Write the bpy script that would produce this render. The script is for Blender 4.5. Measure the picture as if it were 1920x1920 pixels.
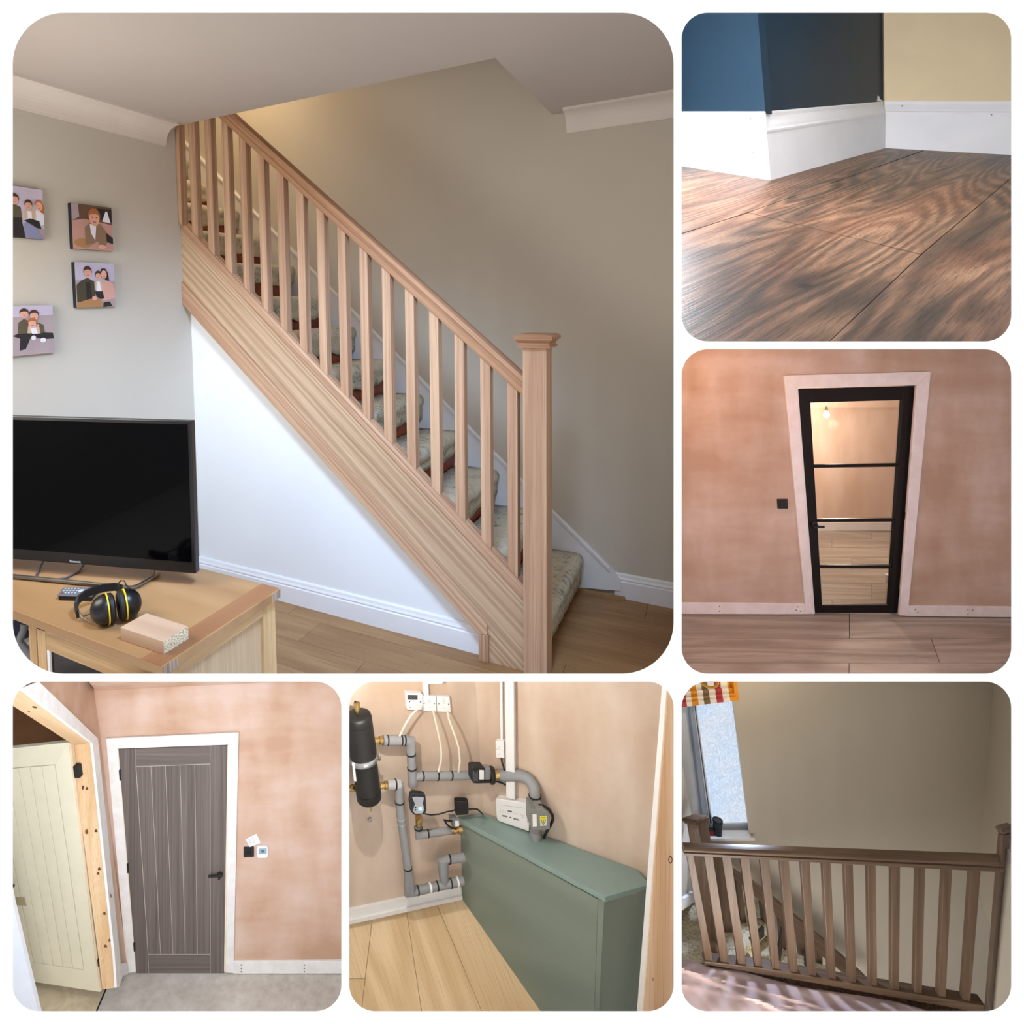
import bpy, bmesh, math, random
from mathutils import Vector as V, Matrix
random.seed(7)
SC = bpy.context.scene
COL = SC.collection
for o in list(bpy.data.objects): bpy.data.objects.remove(o)

# ------------------------------------------------------------------ camera
F = 1217.0; CX = CY = 643.0           # focal length and principal point in pixels of the 1920 frame
CAM = V((0, 0, 1.5))
RIGHT = V((0.85901155, 0.51150008, -0.0216063)).normalized()
FWD = V((-0.51170683, 0.856511, -0.06741687)).normalized()
UP = RIGHT.cross(FWD).normalized(); FWD = UP.cross(RIGHT).normalized()
cd = bpy.data.cameras.new('camera'); cam = bpy.data.objects.new('camera', cd); COL.objects.link(cam)
cd.sensor_width = 36; cd.lens = F*36/1920; cd.shift_x = (960-CX)/1920; cd.shift_y = -(960-CY)/1920
cd.clip_start = .05
cam.matrix_world = Matrix(((RIGHT.x, UP.x, -FWD.x, CAM.x), (RIGHT.y, UP.y, -FWD.y, CAM.y), (RIGHT.z, UP.z, -FWD.z, CAM.z), (0, 0, 0, 1)))
SC.camera = cam
def ray(px, py): return FWD + RIGHT*((px-CX)/F) - UP*((py-CY)/F)
def C(px, py, d): return CAM + ray(px, py)*d

# ------------------------------------------------------------------ world, exposure, lights
SC.view_settings.view_transform = 'Standard'; SC.view_settings.look = 'None'
SC.view_settings.exposure = 0; SC.view_settings.gamma = 1; SC.view_settings.use_curve_mapping = False
W = bpy.data.worlds.new('world'); SC.world = W; W.use_nodes = True
W.node_tree.nodes['Background'].inputs[0].default_value = (1, 1, 1, 1)
W.node_tree.nodes['Background'].inputs[1].default_value = 1.15
def lin(c):
    r = []
    for v in c[:3]:
        v = v/255.0; r.append(v/12.92 if v <= .04045 else ((v+.055)/1.055)**2.4)
    return (r[0], r[1], r[2], 1)
def light(kind, name, loc, power, color=(255, 255, 255), size=.3, target=None, spot=60, blend=.3, size_y=None):
    l = bpy.data.lights.new(name, kind); o = bpy.data.objects.new(name, l); COL.objects.link(o)
    l.energy = power; l.color = lin(color)[:3]; o.location = loc
    if kind == 'AREA':
        l.size = size
        if size_y: l.shape = 'RECTANGLE'; l.size_y = size_y
    else: l.shadow_soft_size = size
    if kind == 'SPOT': l.spot_size = math.radians(spot); l.spot_blend = blend
    if target is not None:
        o.rotation_euler = (V(target)-V(loc)).to_track_quat('-Z', 'Y').to_euler()
    return o
# hall with the staircase: unseen spot added above the opening for front light, window daylight on the left, warm lamp on the upper landing
light('SPOT', 'hall_fill', C(760, -130, 1.25), 240, (186, 216, 255), .2, C(500, 1010, 3.0), 84, .9)
light('AREA', 'daylight', C(-330, 560, 1.9), 26, (250, 246, 240), 1.0, C(620, 760, 3.0), size_y=.8)
light('AREA', 'landing_lamp', (-2.6, 2.9, 3.12), 7, (255, 222, 176), .5, (-2.6, 3.0, 1.0))
# skirting corner: low lamp on the left, unseen area fill added above
light('POINT', 'corner_lamp', C(1275.5, 120, 1.9), 38, (244, 248, 255), .003)
light('AREA', 'corner_fill', C(1700, -300, 1.9), 4, (255, 250, 242), 1.0, C(1640, 330, 2.5))
# glazed door room: warm lamp upper left, daylight right
light('AREA', 'door_daylight', C(2150, 960, 2.9), 25, (214, 226, 255), .9, C(1660, 1020, 5.6))
light('POINT', 'door_warm', C(1450, 652.8, 4.4), 30, (255, 168, 74), .003)
# plaster hallway: unseen area fill added below the opening
light('AREA', 'hallway_fill', C(60, 2120, 2.7), 74, (240, 245, 255), 1.0, C(360, 1560, 5.6))
# plant room
light('POINT', 'plant_lamp', C(700, 1276, 2.8), 30, (255, 246, 234), .003)
light('AREA', 'plant_fill', C(900, 2140, 2.2), 2, (255, 248, 240), .8, C(960, 1560, 3.4))
# landing: area fill added out of view underneath, small warm point at the top
light('AREA', 'landing_fill', C(1440, 2120, 3.2), 25, (250, 244, 236), .8, C(1560, 1600, 4.4))
light('POINT', 'landing_glow', C(1475, 1276, 4.0), 5, (255, 222, 170), .003)

# ------------------------------------------------------------------ mesh helpers
class Plane:
    def __init__(s, p, n):
        s.p = V(p); s.n = V(n).normalized()
        if s.n.dot(CAM-s.p) < 0: s.n = -s.n
    def hit(s, px, py):
        d = ray(px, py); return CAM + d*((s.p-CAM).dot(s.n)/d.dot(s.n))
    def off(s, t): return Plane(s.p+s.n*t, s.n)
def plane3(a, b, c): return Plane(a, (b-a).cross(c-a))
def front(d): return Plane(C(CX, CY, d), FWD)

CLIP = []            # clip planes of the room being built: (point, outward normal)
AXES = (V((1, 0, 0)), V((0, 1, 0)), V((0, 0, 1)))
def clip_px(left=None, right=None, top=None, bottom=None):
    CLIP.clear()
    if left is not None: CLIP.append((CAM, ray(left, 0).cross(ray(left, 100))))
    if right is not None: CLIP.append((CAM, ray(right, 0).cross(ray(right, 100))))
    if top is not None: CLIP.append((CAM, ray(0, top).cross(ray(100, top))))
    if bottom is not None: CLIP.append((CAM, ray(0, bottom).cross(ray(100, bottom))))
    ref = CAM + ray(((left or 0)+(right or 1920))/2, ((top or 0)+(bottom or 1920))/2)*3
    for i, (p, n) in enumerate(CLIP):
        if n.dot(ref-p) > 0: CLIP[i] = (p, -n)

class MB:
    def __init__(s): s.v = []; s.f = []; s.m = []
    def face(s, pts, m=0):
        i = len(s.v); s.v += [V(p) for p in pts]; s.f.append(list(range(i, i+len(pts)))); s.m.append(m)
    def mesh(s, vs, fs, m=0):
        i = len(s.v); s.v += [V(p) for p in vs]
        for f in fs: s.f.append([i+k for k in f]); s.m.append(m)
    def prism(s, pts, vec, m=0):
        vec = V(vec); n = len(pts); a = [V(p) for p in pts]
        s.mesh(a+[p+vec for p in a], [list(range(n))[::-1], list(range(n, 2*n))]+[[k, (k+1) % n, n+(k+1) % n, n+k] for k in range(n)], m)
        return s
    def box(s, a, b, m=0):
        x0, y0, z0 = a; x1, y1, z1 = b
        return s.prism([(x0, y0, z0), (x1, y0, z0), (x1, y1, z0), (x0, y1, z0)], (0, 0, z1-z0), m)
    def obox(s, c, ax, ay, az, m=0):   # centre and half-axis vectors
        c = V(c); ax = V(ax); ay = V(ay); az = V(az)
        return s.prism([c-ax-ay-az, c+ax-ay-az, c+ax+ay-az, c-ax+ay-az], az*2, m)
    def slab(s, pl, pts, t, off=0, m=0):   # pixel outline on a plane, front face off+t proud of it
        q = pl.off(off+t); return s.prism([q.hit(*p) for p in pts], -q.n*t, m)
    def tube(s, path, r, n=12, m=0, cap=True):
        P = [V(p) for p in path]; k = len(P); rr = r if isinstance(r, (list, tuple)) else [r]*k
        T = [(P[min(i+1, k-1)]-P[max(i-1, 0)]).normalized() for i in range(k)]
        u = T[0].orthogonal().normalized(); vs = []
        for i in range(k):
            u = (u-T[i]*u.dot(T[i])).normalized(); w = T[i].cross(u)
            sc = 1.0
            if 0 < i < k-1:
                c = (P[i]-P[i-1]).normalized().dot((P[i+1]-P[i]).normalized()); sc = 1/max(.5, math.sqrt((1+c)/2))
                bn = (P[i]-P[i-1]).cross(P[i+1]-P[i])
            for j in range(n):
                a = 2*math.pi*j/n; d = u*math.cos(a)+w*math.sin(a)
                if sc > 1.02:
                    side = bn.normalized().cross(T[i]).normalized(); d = d+side*(d.dot(side)*(sc-1))
                vs.append(P[i]+d*rr[i])
        fs = [[i*n+j, i*n+(j+1) % n, (i+1)*n+(j+1) % n, (i+1)*n+j] for i in range(k-1) for j in range(n)]
        if cap: fs += [list(range(n))[::-1], list(range((k-1)*n, k*n))]
        s.mesh(vs, fs, m); return s
    def lathe(s, p0, ax, prof, n=20, m=0):   # prof: (distance along ax, radius)
        ax = V(ax).normalized(); u = ax.orthogonal().normalized(); w = ax.cross(u); vs = []
        for t, r in prof:
            for j in range(n):
                a = 2*math.pi*j/n; vs.append(V(p0)+ax*t+(u*math.cos(a)+w*math.sin(a))*max(r, 1e-5))
        k = len(prof)
        fs = [[i*n+j, i*n+(j+1) % n, (i+1)*n+(j+1) % n, (i+1)*n+j] for i in range(k-1) for j in range(n)]
        fs += [list(range(n))[::-1], list(range((k-1)*n, k*n))]
        s.mesh(vs, fs, m); return s
    def sweep(s, prof, a, b, ex, ey, m=0):  # profile (x,y) in frame ex,ey swept from a to b
        a = V(a); b = V(b); s.prism([a+V(ex)*x+V(ey)*y for x, y in prof], b-a, m); return s

def base(o):
    return V(o.location) if o is not None else V((0, 0, 0))
def root_loc(o):
    p = V((0, 0, 0))
    while o is not None: p = p+V(o.location); o = o.parent
    return p
def obj(name, mb, mat, parent=None, grain=None, bev=0, smooth=False, kind=None, label=None, cat=None, group=None, loc=None, noclip=False):
    me = bpy.data.meshes.new(name); bm = bmesh.new()
    vs = [bm.verts.new(v) for v in mb.v]; bm.verts.index_update()
    for f, m in zip(mb.f, mb.m):
        try: fc = bm.faces.new([vs[i] for i in f]); fc.material_index = m; fc.smooth = smooth
        except ValueError: pass
    bmesh.ops.remove_doubles(bm, verts=bm.verts, dist=1e-6)
    if not noclip:
        for p, n in CLIP:
            if any((v.co-p).dot(n) > 1e-5 for v in bm.verts):
                bmesh.ops.bisect_plane(bm, geom=bm.verts[:]+bm.edges[:]+bm.faces[:], plane_co=p, plane_no=n, clear_outer=True)
    bmesh.ops.recalc_face_normals(bm, faces=bm.faces)
    if bev:
        ed = [e for e in bm.edges if len(e.link_faces) == 2 and e.calc_face_angle(0) > .6]
        if ed: bmesh.ops.bevel(bm, geom=ed, offset=bev, segments=2, affect='EDGES', profile=.5, clamp_overlap=True)
    if loc is None:
        loc = root_loc(parent) if parent is not None else (sum((v.co for v in bm.verts), V())/max(1, len(bm.verts)) if len(bm.verts) else V())
        if parent is None and len(bm.verts): loc = V((loc.x, loc.y, min(v.co.z for v in bm.verts)))
    ax = AXES
    if grain is not None:
        g = V(grain).normalized(); k = min(AXES, key=lambda a: abs(a.dot(g))); h = (k-g*k.dot(g)).normalized(); ax = (g, h, g.cross(h))
    gc = [(v.co.dot(ax[0]), v.co.dot(ax[1]), v.co.dot(ax[2])) for v in bm.verts]
    for v in bm.verts: v.co -= loc
    bm.to_mesh(me); bm.free()
    at = me.attributes.new('gc', 'FLOAT_VECTOR', 'POINT')
    for i, g in enumerate(gc): at.data[i].vector = g
    for m in (mat if isinstance(mat, (list, tuple)) else [mat]): me.materials.append(m)
    if smooth:
        try: me.set_sharp_from_angle(angle=math.radians(42))
        except Exception: pass
    o = bpy.data.objects.new(name, me); COL.objects.link(o)
    if parent is not None:
        o.parent = parent; o.location = loc-root_loc(parent)
    else: o.location = loc
    tag(o, label, cat, group, kind)
    return o
def tag(o, label=None, cat=None, group=None, kind=None):
    if label: o['label'] = label
    if cat: o['category'] = cat
    if group: o['group'] = group
    if kind: o['kind'] = kind
def thing(name, label, cat, loc, group=None, kind=None):
    o = bpy.data.objects.new(name, None); COL.objects.link(o); o.location = loc; o.empty_display_size = .05
    tag(o, label, cat, group, kind); return o
def struct(name, mb, mat, **k): return obj(name, mb, mat, kind='structure', **k)
def text(name, body, size, mat, parent, origin, ex, ey, depth=.0006):
    cu = bpy.data.curves.new(name, 'FONT'); cu.body = body; cu.size = size; cu.extrude = depth; cu.align_x = 'CENTER'; cu.align_y = 'CENTER'
    t = bpy.data.objects.new(name, cu); COL.objects.link(t)
    dg = bpy.context.evaluated_depsgraph_get(); me = bpy.data.meshes.new_from_object(t.evaluated_get(dg))
    bpy.data.objects.remove(t)
    ex = V(ex).normalized(); ey = V(ey).normalized(); ez = ex.cross(ey); o0 = V(origin)-root_loc(parent)
    for v in me.vertices: v.co = o0+ex*v.co.x+ey*v.co.y+ez*v.co.z
    me.materials.clear(); me.materials.append(mat)
    o = bpy.data.objects.new(name, me); COL.objects.link(o); o.parent = parent
    return o

# ------------------------------------------------------------------ materials
class N:
    def __init__(s, name):
        s.mat = bpy.data.materials.new(name); s.mat.use_nodes = True; s.t = s.mat.node_tree; s.t.nodes.clear()
        s.out = s.t.nodes.new('ShaderNodeOutputMaterial'); s.b = s.t.nodes.new('ShaderNodeBsdfPrincipled')
        s.t.links.new(s.b.outputs[0], s.out.inputs[0])
    def n(s, typ, **k):
        x = s.t.nodes.new('ShaderNode'+typ)
        for a, b in k.items(): setattr(x, a, b)
        return x
    def l(s, a, b): s.t.links.new(a, b)
    def coord(s, scale=(1, 1, 1), rnd=0):
        a = s.n('Attribute', attribute_name='gc'); v = a.outputs['Vector']
        if rnd:
            oi = s.n('ObjectInfo'); m = s.n('VectorMath', operation='SCALE'); m.inputs[0].default_value = (rnd, rnd*1.7, rnd*2.3)
            s.l(oi.outputs['Random'], m.inputs['Scale']); ad = s.n('VectorMath', operation='ADD'); s.l(v, ad.inputs[0]); s.l(m.outputs[0], ad.inputs[1]); v = ad.outputs[0]
        mu = s.n('VectorMath', operation='MULTIPLY'); s.l(v, mu.inputs[0]); mu.inputs[1].default_value = scale
        return mu.outputs[0]
    def noise(s, vec, scale=1, detail=4, rough=.55, dist=0):
        x = s.n('TexNoise'); x.inputs['Scale'].default_value = scale; x.inputs['Detail'].default_value = detail
        x.inputs['Roughness'].default_value = rough; x.inputs['Distortion'].default_value = dist; s.l(vec, x.inputs['Vector']); return x.outputs['Fac']
    def ramp(s, fac, stops, interp='LINEAR'):
        r = s.n('ValToRGB'); r.color_ramp.interpolation = interp; e = r.color_ramp.elements
        while len(e) > 1: e.remove(e[-1])
        e[0].position = stops[0][0]; e[0].color = lin(stops[0][1]) if len(stops[0][1]) == 3 else stops[0][1]
        for p, c in stops[1:]:
            k = e.new(p); k.color = lin(c) if len(c) == 3 else c
        s.l(fac, r.inputs[0]); return r.outputs[0]
    def mix(s, fac, a, b, mode='MIX'):
        m = s.n('Mix', data_type='RGBA', blend_type=mode)
        for sock, val in ((m.inputs[0], fac), (m.inputs[6], a), (m.inputs[7], b)):
            if hasattr(val, 'links'): s.l(val, sock)
            elif isinstance(val, (int, float)): sock.default_value = val
            else: sock.default_value = lin(val)
        return m.outputs[2]
    def bump(s, h, strength=.2, dist=.01):
        b = s.n('Bump'); b.inputs['Strength'].default_value = strength; b.inputs['Distance'].default_value = dist; s.l(h, b.inputs['Height']); s.l(b.outputs[0], s.b.inputs['Normal'])
    def set(s, color=None, rough=.5, metal=0, spec=.5):
        if color is not None:
            if hasattr(color, 'links'): s.l(color, s.b.inputs['Base Color'])
            else: s.b.inputs['Base Color'].default_value = lin(color)
        s.b.inputs['Roughness'].default_value = rough; s.b.inputs['Metallic'].default_value = metal; s.b.inputs['Specular IOR Level'].default_value = spec
        return s.mat
def paint(name, c, rough=.5, var=.04, spec=.5, metal=0, bump=0, sc=6):
    m = N(name); f = m.noise(m.coord((1, 1, 1), 3), sc, 4)
    d = tuple(max(0, v*(1-var)) for v in c); e = tuple(min(255, v*(1+var)) for v in c)
    if bump: m.bump(m.noise(m.coord(), 180, 2), bump, .002)
    return m.set(m.ramp(f, [(.35, d), (.65, e)]), rough, metal, spec)
def wood(name, light_c, dark_c, pore=None, along=.5, rings=9, rough=.5, dist=3.0, fine=34, streak=.5, rnd=5, spec=.35, bump=.12):
    m = N(name)
    r0 = m.noise(m.coord((along*.55, rings*.42, rings*.42), rnd), 1, 1.5, .4, .15)
    k = m.n('Math', operation='MULTIPLY'); m.l(r0, k.inputs[0]); k.inputs[1].default_value = 14+dist*9
    sn = m.n('Math', operation='SINE'); m.l(k.outputs[0], sn.inputs[0])
    w = m.n('MapRange'); m.l(sn.outputs[0], w.inputs[0]); w.inputs[1].default_value = -1; w.inputs[2].default_value = 1; w.inputs[3].default_value = .12; w.inputs[4].default_value = .88
    f1 = m.noise(m.coord((along*3, fine, fine), rnd), 1, 5, .6)
    f2 = m.noise(m.coord((along*1.2, 4, 4), rnd), 1, 3, .5)
    a = m.mix(streak, w.outputs[0], f1); a = m.mix(.35, a, f2)
    mid = tuple((x+y)/2 for x, y in zip(light_c, dark_c))
    col = m.ramp(a, [(.25, dark_c), (.47, mid), (.7, light_c)])
    if pore:
        p = m.noise(m.coord((along*10, 260, 260), rnd), 1, 2); q = m.ramp(p, [(.53, (0, 0, 0)), (.68, (190, 190, 190))])
        qq = m.n('RGBToBW'); m.l(q, qq.inputs[0]); col = m.mix(qq.outputs[0], col, pore)
    m.bump(f1, bump, .003)
    return m.set(col, rough, 0, spec)
def plaster(name, c0, c1, c2, sc=1.0, rough=.75, bands='h'):
    m = N(name)
    a = m.noise(m.coord((1, 1, 1), 0), 1.1*sc, 3, .5, .3)
    b = m.noise(m.coord((.9, .9, 3.4) if bands == 'h' else (3.4, 3.4, .7), 0), 1.2*sc, 3, .5, .2)
    c = m.noise(m.coord((2.6, 2.6, .8), 0), 1.5*sc, 2, .45)
    x = m.mix(.5, a, b); x = m.mix(.3, x, c)
    fine = m.noise(m.coord(), 22, 4)
    x = m.mix(.06, x, fine)
    m.bump(b, .05, .01)
    return m.set(m.ramp(x, [(.41, c0), (.5, c1), (.585, c2)]), rough, 0, .3)
def glass(name, tint=(255, 255, 255), refl=.06):
    m = N(name); m.t.nodes.remove(m.b)
    tr = m.n('BsdfTransparent'); tr.inputs[0].default_value = lin(tint); gl = m.n('BsdfGlossy'); gl.inputs['Roughness'].default_value = .03
    fr = m.n('Fresnel'); fr.inputs[0].default_value = 1.45; mx = m.n('MixShader'); m.l(fr.outputs[0], mx.inputs[0]); m.l(tr.outputs[0], mx.inputs[1]); m.l(gl.outputs[0], mx.inputs[2])
    m.l(mx.outputs[0], m.out.inputs[0]); return m.mat
def emit(name, c, s):
    m = N(name); m.b.inputs['Base Color'].default_value = lin(c); m.b.inputs['Emission Color'].default_value = lin(c); m.b.inputs['Emission Strength'].default_value = s; return m.mat

M_board = paint('white_wall', (250, 250, 250), .8, .0)
M_white = paint('white_gloss', (236, 236, 238), .35, .01)
M_oak = wood('oak', (204, 168, 136), (166, 126, 98), (140, 102, 76), rings=22, dist=5, streak=.5, along=.3, fine=70)
M_oak_string = wood('oak_board', (206, 176, 144), (160, 128, 98), (136, 102, 74), rings=14, dist=9, streak=.5, along=.22)
M_oakd = wood('oak_rail', (190, 146, 112), (152, 110, 80), (124, 86, 62), rings=18, dist=4, streak=.6, along=.3, fine=60)
M_cabtop = wood('cabinet_top', (172, 134, 92), (148, 110, 72), rings=6, dist=2, streak=.5, rough=.4)
M_cab = wood('cabinet_oak', (212, 178, 130), (178, 140, 94), (160, 128, 90), rings=10, dist=6, streak=.5, fine=60)
M_cabpanel = wood('cabinet_panel', (210, 184, 148), (160, 130, 96), rings=40, dist=2, streak=.9, fine=190, along=.25)
M_endgrain = wood('end_grain', (176, 156, 138), (120, 100, 88), rings=90, dist=3, streak=.3)
M_blockw = wood('block_wood', (204, 174, 148), (176, 142, 116), rings=14, dist=4, streak=.4)
M_black = paint('black_plastic', (18, 18, 20), .35, .1)
M_blackmat = paint('black_matt', (26, 26, 28), .55, .15, bump=.1)
M_grey = paint('grey_plastic', (120, 122, 126), .5, .05)
M_steel = paint('steel', (150, 142, 132), .3, .03, metal=1)
M_chrome = paint('chrome', (200, 205, 212), .2, .02, metal=1)
M_brass = paint('brass', (196, 168, 112), .28, .08, metal=1)

# ------------------------------------------------------------------ the white front wall with its six openings, and unseen baffles added to seal light between the rooms
OPEN = [(24, 24, 1263, 1263, 96), (1278, 24, 1896, 640, 49), (1278, 655, 1896, 1263, 49), (24, 1278, 640, 1896, 49), (655, 1278, 1263, 1896, 49), (1278, 1278, 1896, 1896, 49)]
D0 = 1.0
EXT = (-420, 2340)
def rounded(x0, y0, x1, y1, r, n=14):
    P = []
    for cx, cy, a0 in ((x1-r, y0+r, -90), (x1-r, y1-r, 0), (x0+r, y1-r, 90), (x0+r, y0+r, 180)):
        for i in range(n+1):
            a = math.radians(a0+90*i/n); P.append((cx+r*math.cos(a), cy+r*math.sin(a)))
    return P
def facade():
    bm = bmesh.new(); loops = []
    e0, e1 = EXT
    for d, grow in ((D0, 0), (D0+.016, 2.2)):
        L = [[bm.verts.new(C(x, y, d)) for x, y in ((e0, e0), (e1, e0), (e1, e1), (e0, e1))]]
        for (x0, y0, x1, y1, r) in OPEN: L.append([bm.verts.new(C(x, y, d)) for x, y in rounded(x0-grow, y0-grow, x1+grow, y1+grow, r+grow)])
        ed = []
        for lp in L:
            for i in range(len(lp)): ed.append(bm.edges.new((lp[i], lp[(i+1) % len(lp)])))
        bmesh.ops.triangle_fill(bm, use_beauty=True, use_dissolve=False, edges=ed)
        loops.append(L)
    for a, b in zip(*loops):
        for i in range(len(a)): bm.faces.new((a[i], a[(i+1) % len(a)], b[(i+1) % len(b)], b[i]))
    bmesh.ops.recalc_face_normals(bm, faces=bm.faces)
    me = bpy.data.meshes.new('wall_front'); bm.to_mesh(me); bm.free(); me.materials.append(M_board)
    o = bpy.data.objects.new('wall_front', me); COL.objects.link(o); o['kind'] = 'structure'
facade()
def divider(name, a, b, far=7.2, near=D0+.02):
    (ax0, ay0), (ax1, ay1) = a; (bx0, by0), (bx1, by1) = b     # two pixel segments bounding the wedge
    q = [(ax0, ay0), (ax1, ay1), (bx1, by1), (bx0, by0)]
    m = MB(); n = [C(x, y, near) for x, y in q]; f = [C(x, y, far) for x, y in q]
    m.mesh(n+f, [[0, 1, 2, 3], [7, 6, 5, 4]]+[[i, (i+1) % 4, 4+(i+1) % 4, 4+i] for i in range(4)])
    struct(name, m, M_board, noclip=True)
e0, e1 = EXT
divider('wall_middle', ((1268, e0), (1268, e1)), ((1273, e0), (1273, e1)), far=8.6)  # baffle added edge-on to the camera, stops light crossing between rooms
divider('baffle_lower', ((e0, 1268), (1267, 1268)), ((e0, 1273), (1267, 1273)))
divider('baffle_lower_right', ((1274, 1268), (e1, 1268)), ((1274, 1273), (e1, 1273)), far=8.6)
divider('baffle_between', ((645, 1274), (645, e1)), ((650, 1274), (650, e1)))
divider('baffle_upper_right', ((1274, 645.5), (e1, 645.5)), ((1274, 649.5), (e1, 649.5)), far=8.6)
# unseen outer shell added to keep sky light out of the rooms
for nm, a, b in (('wall_left', ((e0, e0), (e0, e1)), ((e0+10, e0), (e0+10, e1))), ('wall_right', ((e1-10, e0), (e1-10, e1)), ((e1, e0), (e1, e1))),
                 ('ceiling', ((e0+12, e0), (e1-12, e0)), ((e0+12, e0+10), (e1-12, e0+10))), ('baffle_bottom', ((e0+12, e1-10), (e1-12, e1-10)), ((e0+12, e1), (e1-12, e1)))):
    divider(nm, a, b, far=8.6)
m = MB(); m.prism([C(e0, e0, 8.62), C(e1, e0, 8.62), C(e1, e1, 8.62), C(e0, e1, 8.62)], FWD*.05); struct('wall_back', m, M_board, noclip=True)  # unseen back panel added against light leaking in from behind
# ================================================================== hall with the staircase
clip_px(right=1267, bottom=1267)
M_cream = paint('cream_paint', (204, 196, 182), .7, .012, sc=1.2)
M_ceil = paint('ceiling_paint', (198, 187, 178), .8, .012, sc=1.2)
M_wpaint = paint('white_wall_paint', (238, 240, 242), .6, .01, sc=1.5)
M_cove = paint('cove_white', (226, 216, 206), .6, .01)
M_vinyl = wood('hall_floor_wood', (172, 134, 92), (136, 100, 64), (110, 78, 50), rings=6, dist=4, streak=.62, along=.6, rough=.45)
M_redwood = paint('stair_redwood', (150, 74, 44), .45, .15, sc=14)
def zplane(z): return Plane((0, 0, z), (0, 0, 1))
def yplane(y): return Plane((0, y, 0), (0, -1, 0))
def xplane(x): return Plane((x, 0, 0), (1, 0, 0))
XL, ZC, YE, XE, YF = -2.46, 2.39, 2.452, -.773, 3.37
m = MB(); m.box((-3.8, .75, -.02), (XL, 2.55, ZC)); struct('wall_left', m, M_cream)
# ceiling slab with the stair opening cut out
zc = zplane(ZC)
r0, r1 = zc.hit(1275, -330), zc.hit(1275, 168)
m = MB(); m.prism([V((-3.8, .75, ZC)), V((-1.2, .75, ZC)), zc.hit(760, -330), r0, r1, V((r1.x, YF+.05, ZC)), V((XE, YF+.05, ZC)), V((XE, YE, ZC)), V((-3.8, YE, ZC))], (0, 0, .75))
struct('ceiling', m, M_ceil)
m = MB(); m.box((-3.8, YF, -.02), (.2, YF+.06, 3.2)); struct('wall_back', m, M_cream)
m = MB(); m.box((-3.86, 2.55, -.02), (-3.8, YF+.06, 3.2)); struct('wall_stair_end', m, M_cream)
m = MB(); m.box((-3.86, YE, 3.2), (.2, YF+.06, 3.25)); struct('ceiling_landing', m, M_ceil)
m = MB(); m.prism([(XL, 2.55, 0), (-.70, 2.55, 0), (-.70, 2.55, .22), (XL, 2.55, 1.62)], (0, .035, 0)); struct('wall_understair', m, M_wpaint)
# coving
cp = [(0, 0), (.1, 0), (.1, -.012), (.088, -.015)]+[(.088-.078*math.sin(a), -.09+.075*math.cos(a)) for a in [i*math.pi/16 for i in range(1, 8)]]+[(.008, -.095), (.008, -.102), (0, -.102)]
m = MB(); m.sweep(cp, (XL, .76, ZC), (XL, xplane(XL).hit(309, 263).y, ZC), (1, 0, 0), (0, 0, 1)); struct('trim_1', m, M_cove)
xe = yplane(YF).hit(1063, 236)
m = MB(); m.sweep(cp, (xe.x, YF, ZC), (.3, YF, ZC), (0, -1, 0), (0, 0, 1)); struct('trim_2', m, M_cove)
# skirting
sk = [(0, 0), (.018, 0), (.018, .082), (.014, .087), (.016, .095), (.011, .105), (.009, .116), (.004, .122), (0, .122)]
m = MB(); m.sweep(sk, (XL, 2.55, 0), (-.86, 2.55, 0), (0, -1, 0), (0, 0, 1)); struct('baseboard_understair', m, M_white)
m = MB(); m.sweep(sk, (XL, 1.2, 0), (XL, 2.55, 0), (1, 0, 0), (0, 0, 1)); struct('baseboard_left', m, M_white)
m = MB(); m.sweep(sk, (-.47, YF, 0), (.3, YF, 0), (0, -1, 0), (0, 0, 1)); struct('baseboard_back', m, M_white)
m = MB(); m.sweep([(0, 0), (.014, 0), (.012, .01), (0, .016)], (-.66, YF-.026, 0), (-.42, YF-.026, 0), (0, -1, 0), (0, 0, 1)); struct('trim_3', m, M_vinyl, grain=(1, 0, 0))
# floor
m = MB(); m.box((XL, 1.0, -.05), (.5, YF, -.013)); floor1 = struct('floor', m, M_vinyl, grain=(1, 0, 0))
for r in range(9):
    y1 = YF-.185*r; x = -2.46-random.random()*1.1
    while x < .4:
        a, b = max(x, XL), min(x+1.25, .45)
        if b-a > .05 and zplane(0).hit(900, 1267).y < y1+.4:
            q = MB(); q.box((a+.0006, y1-.1844, -.013), (b-.0006, y1, 0)); obj('plank', q, M_vinyl, floor1, grain=(1, 0, 0), bev=.0008)
        x += 1.25
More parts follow.
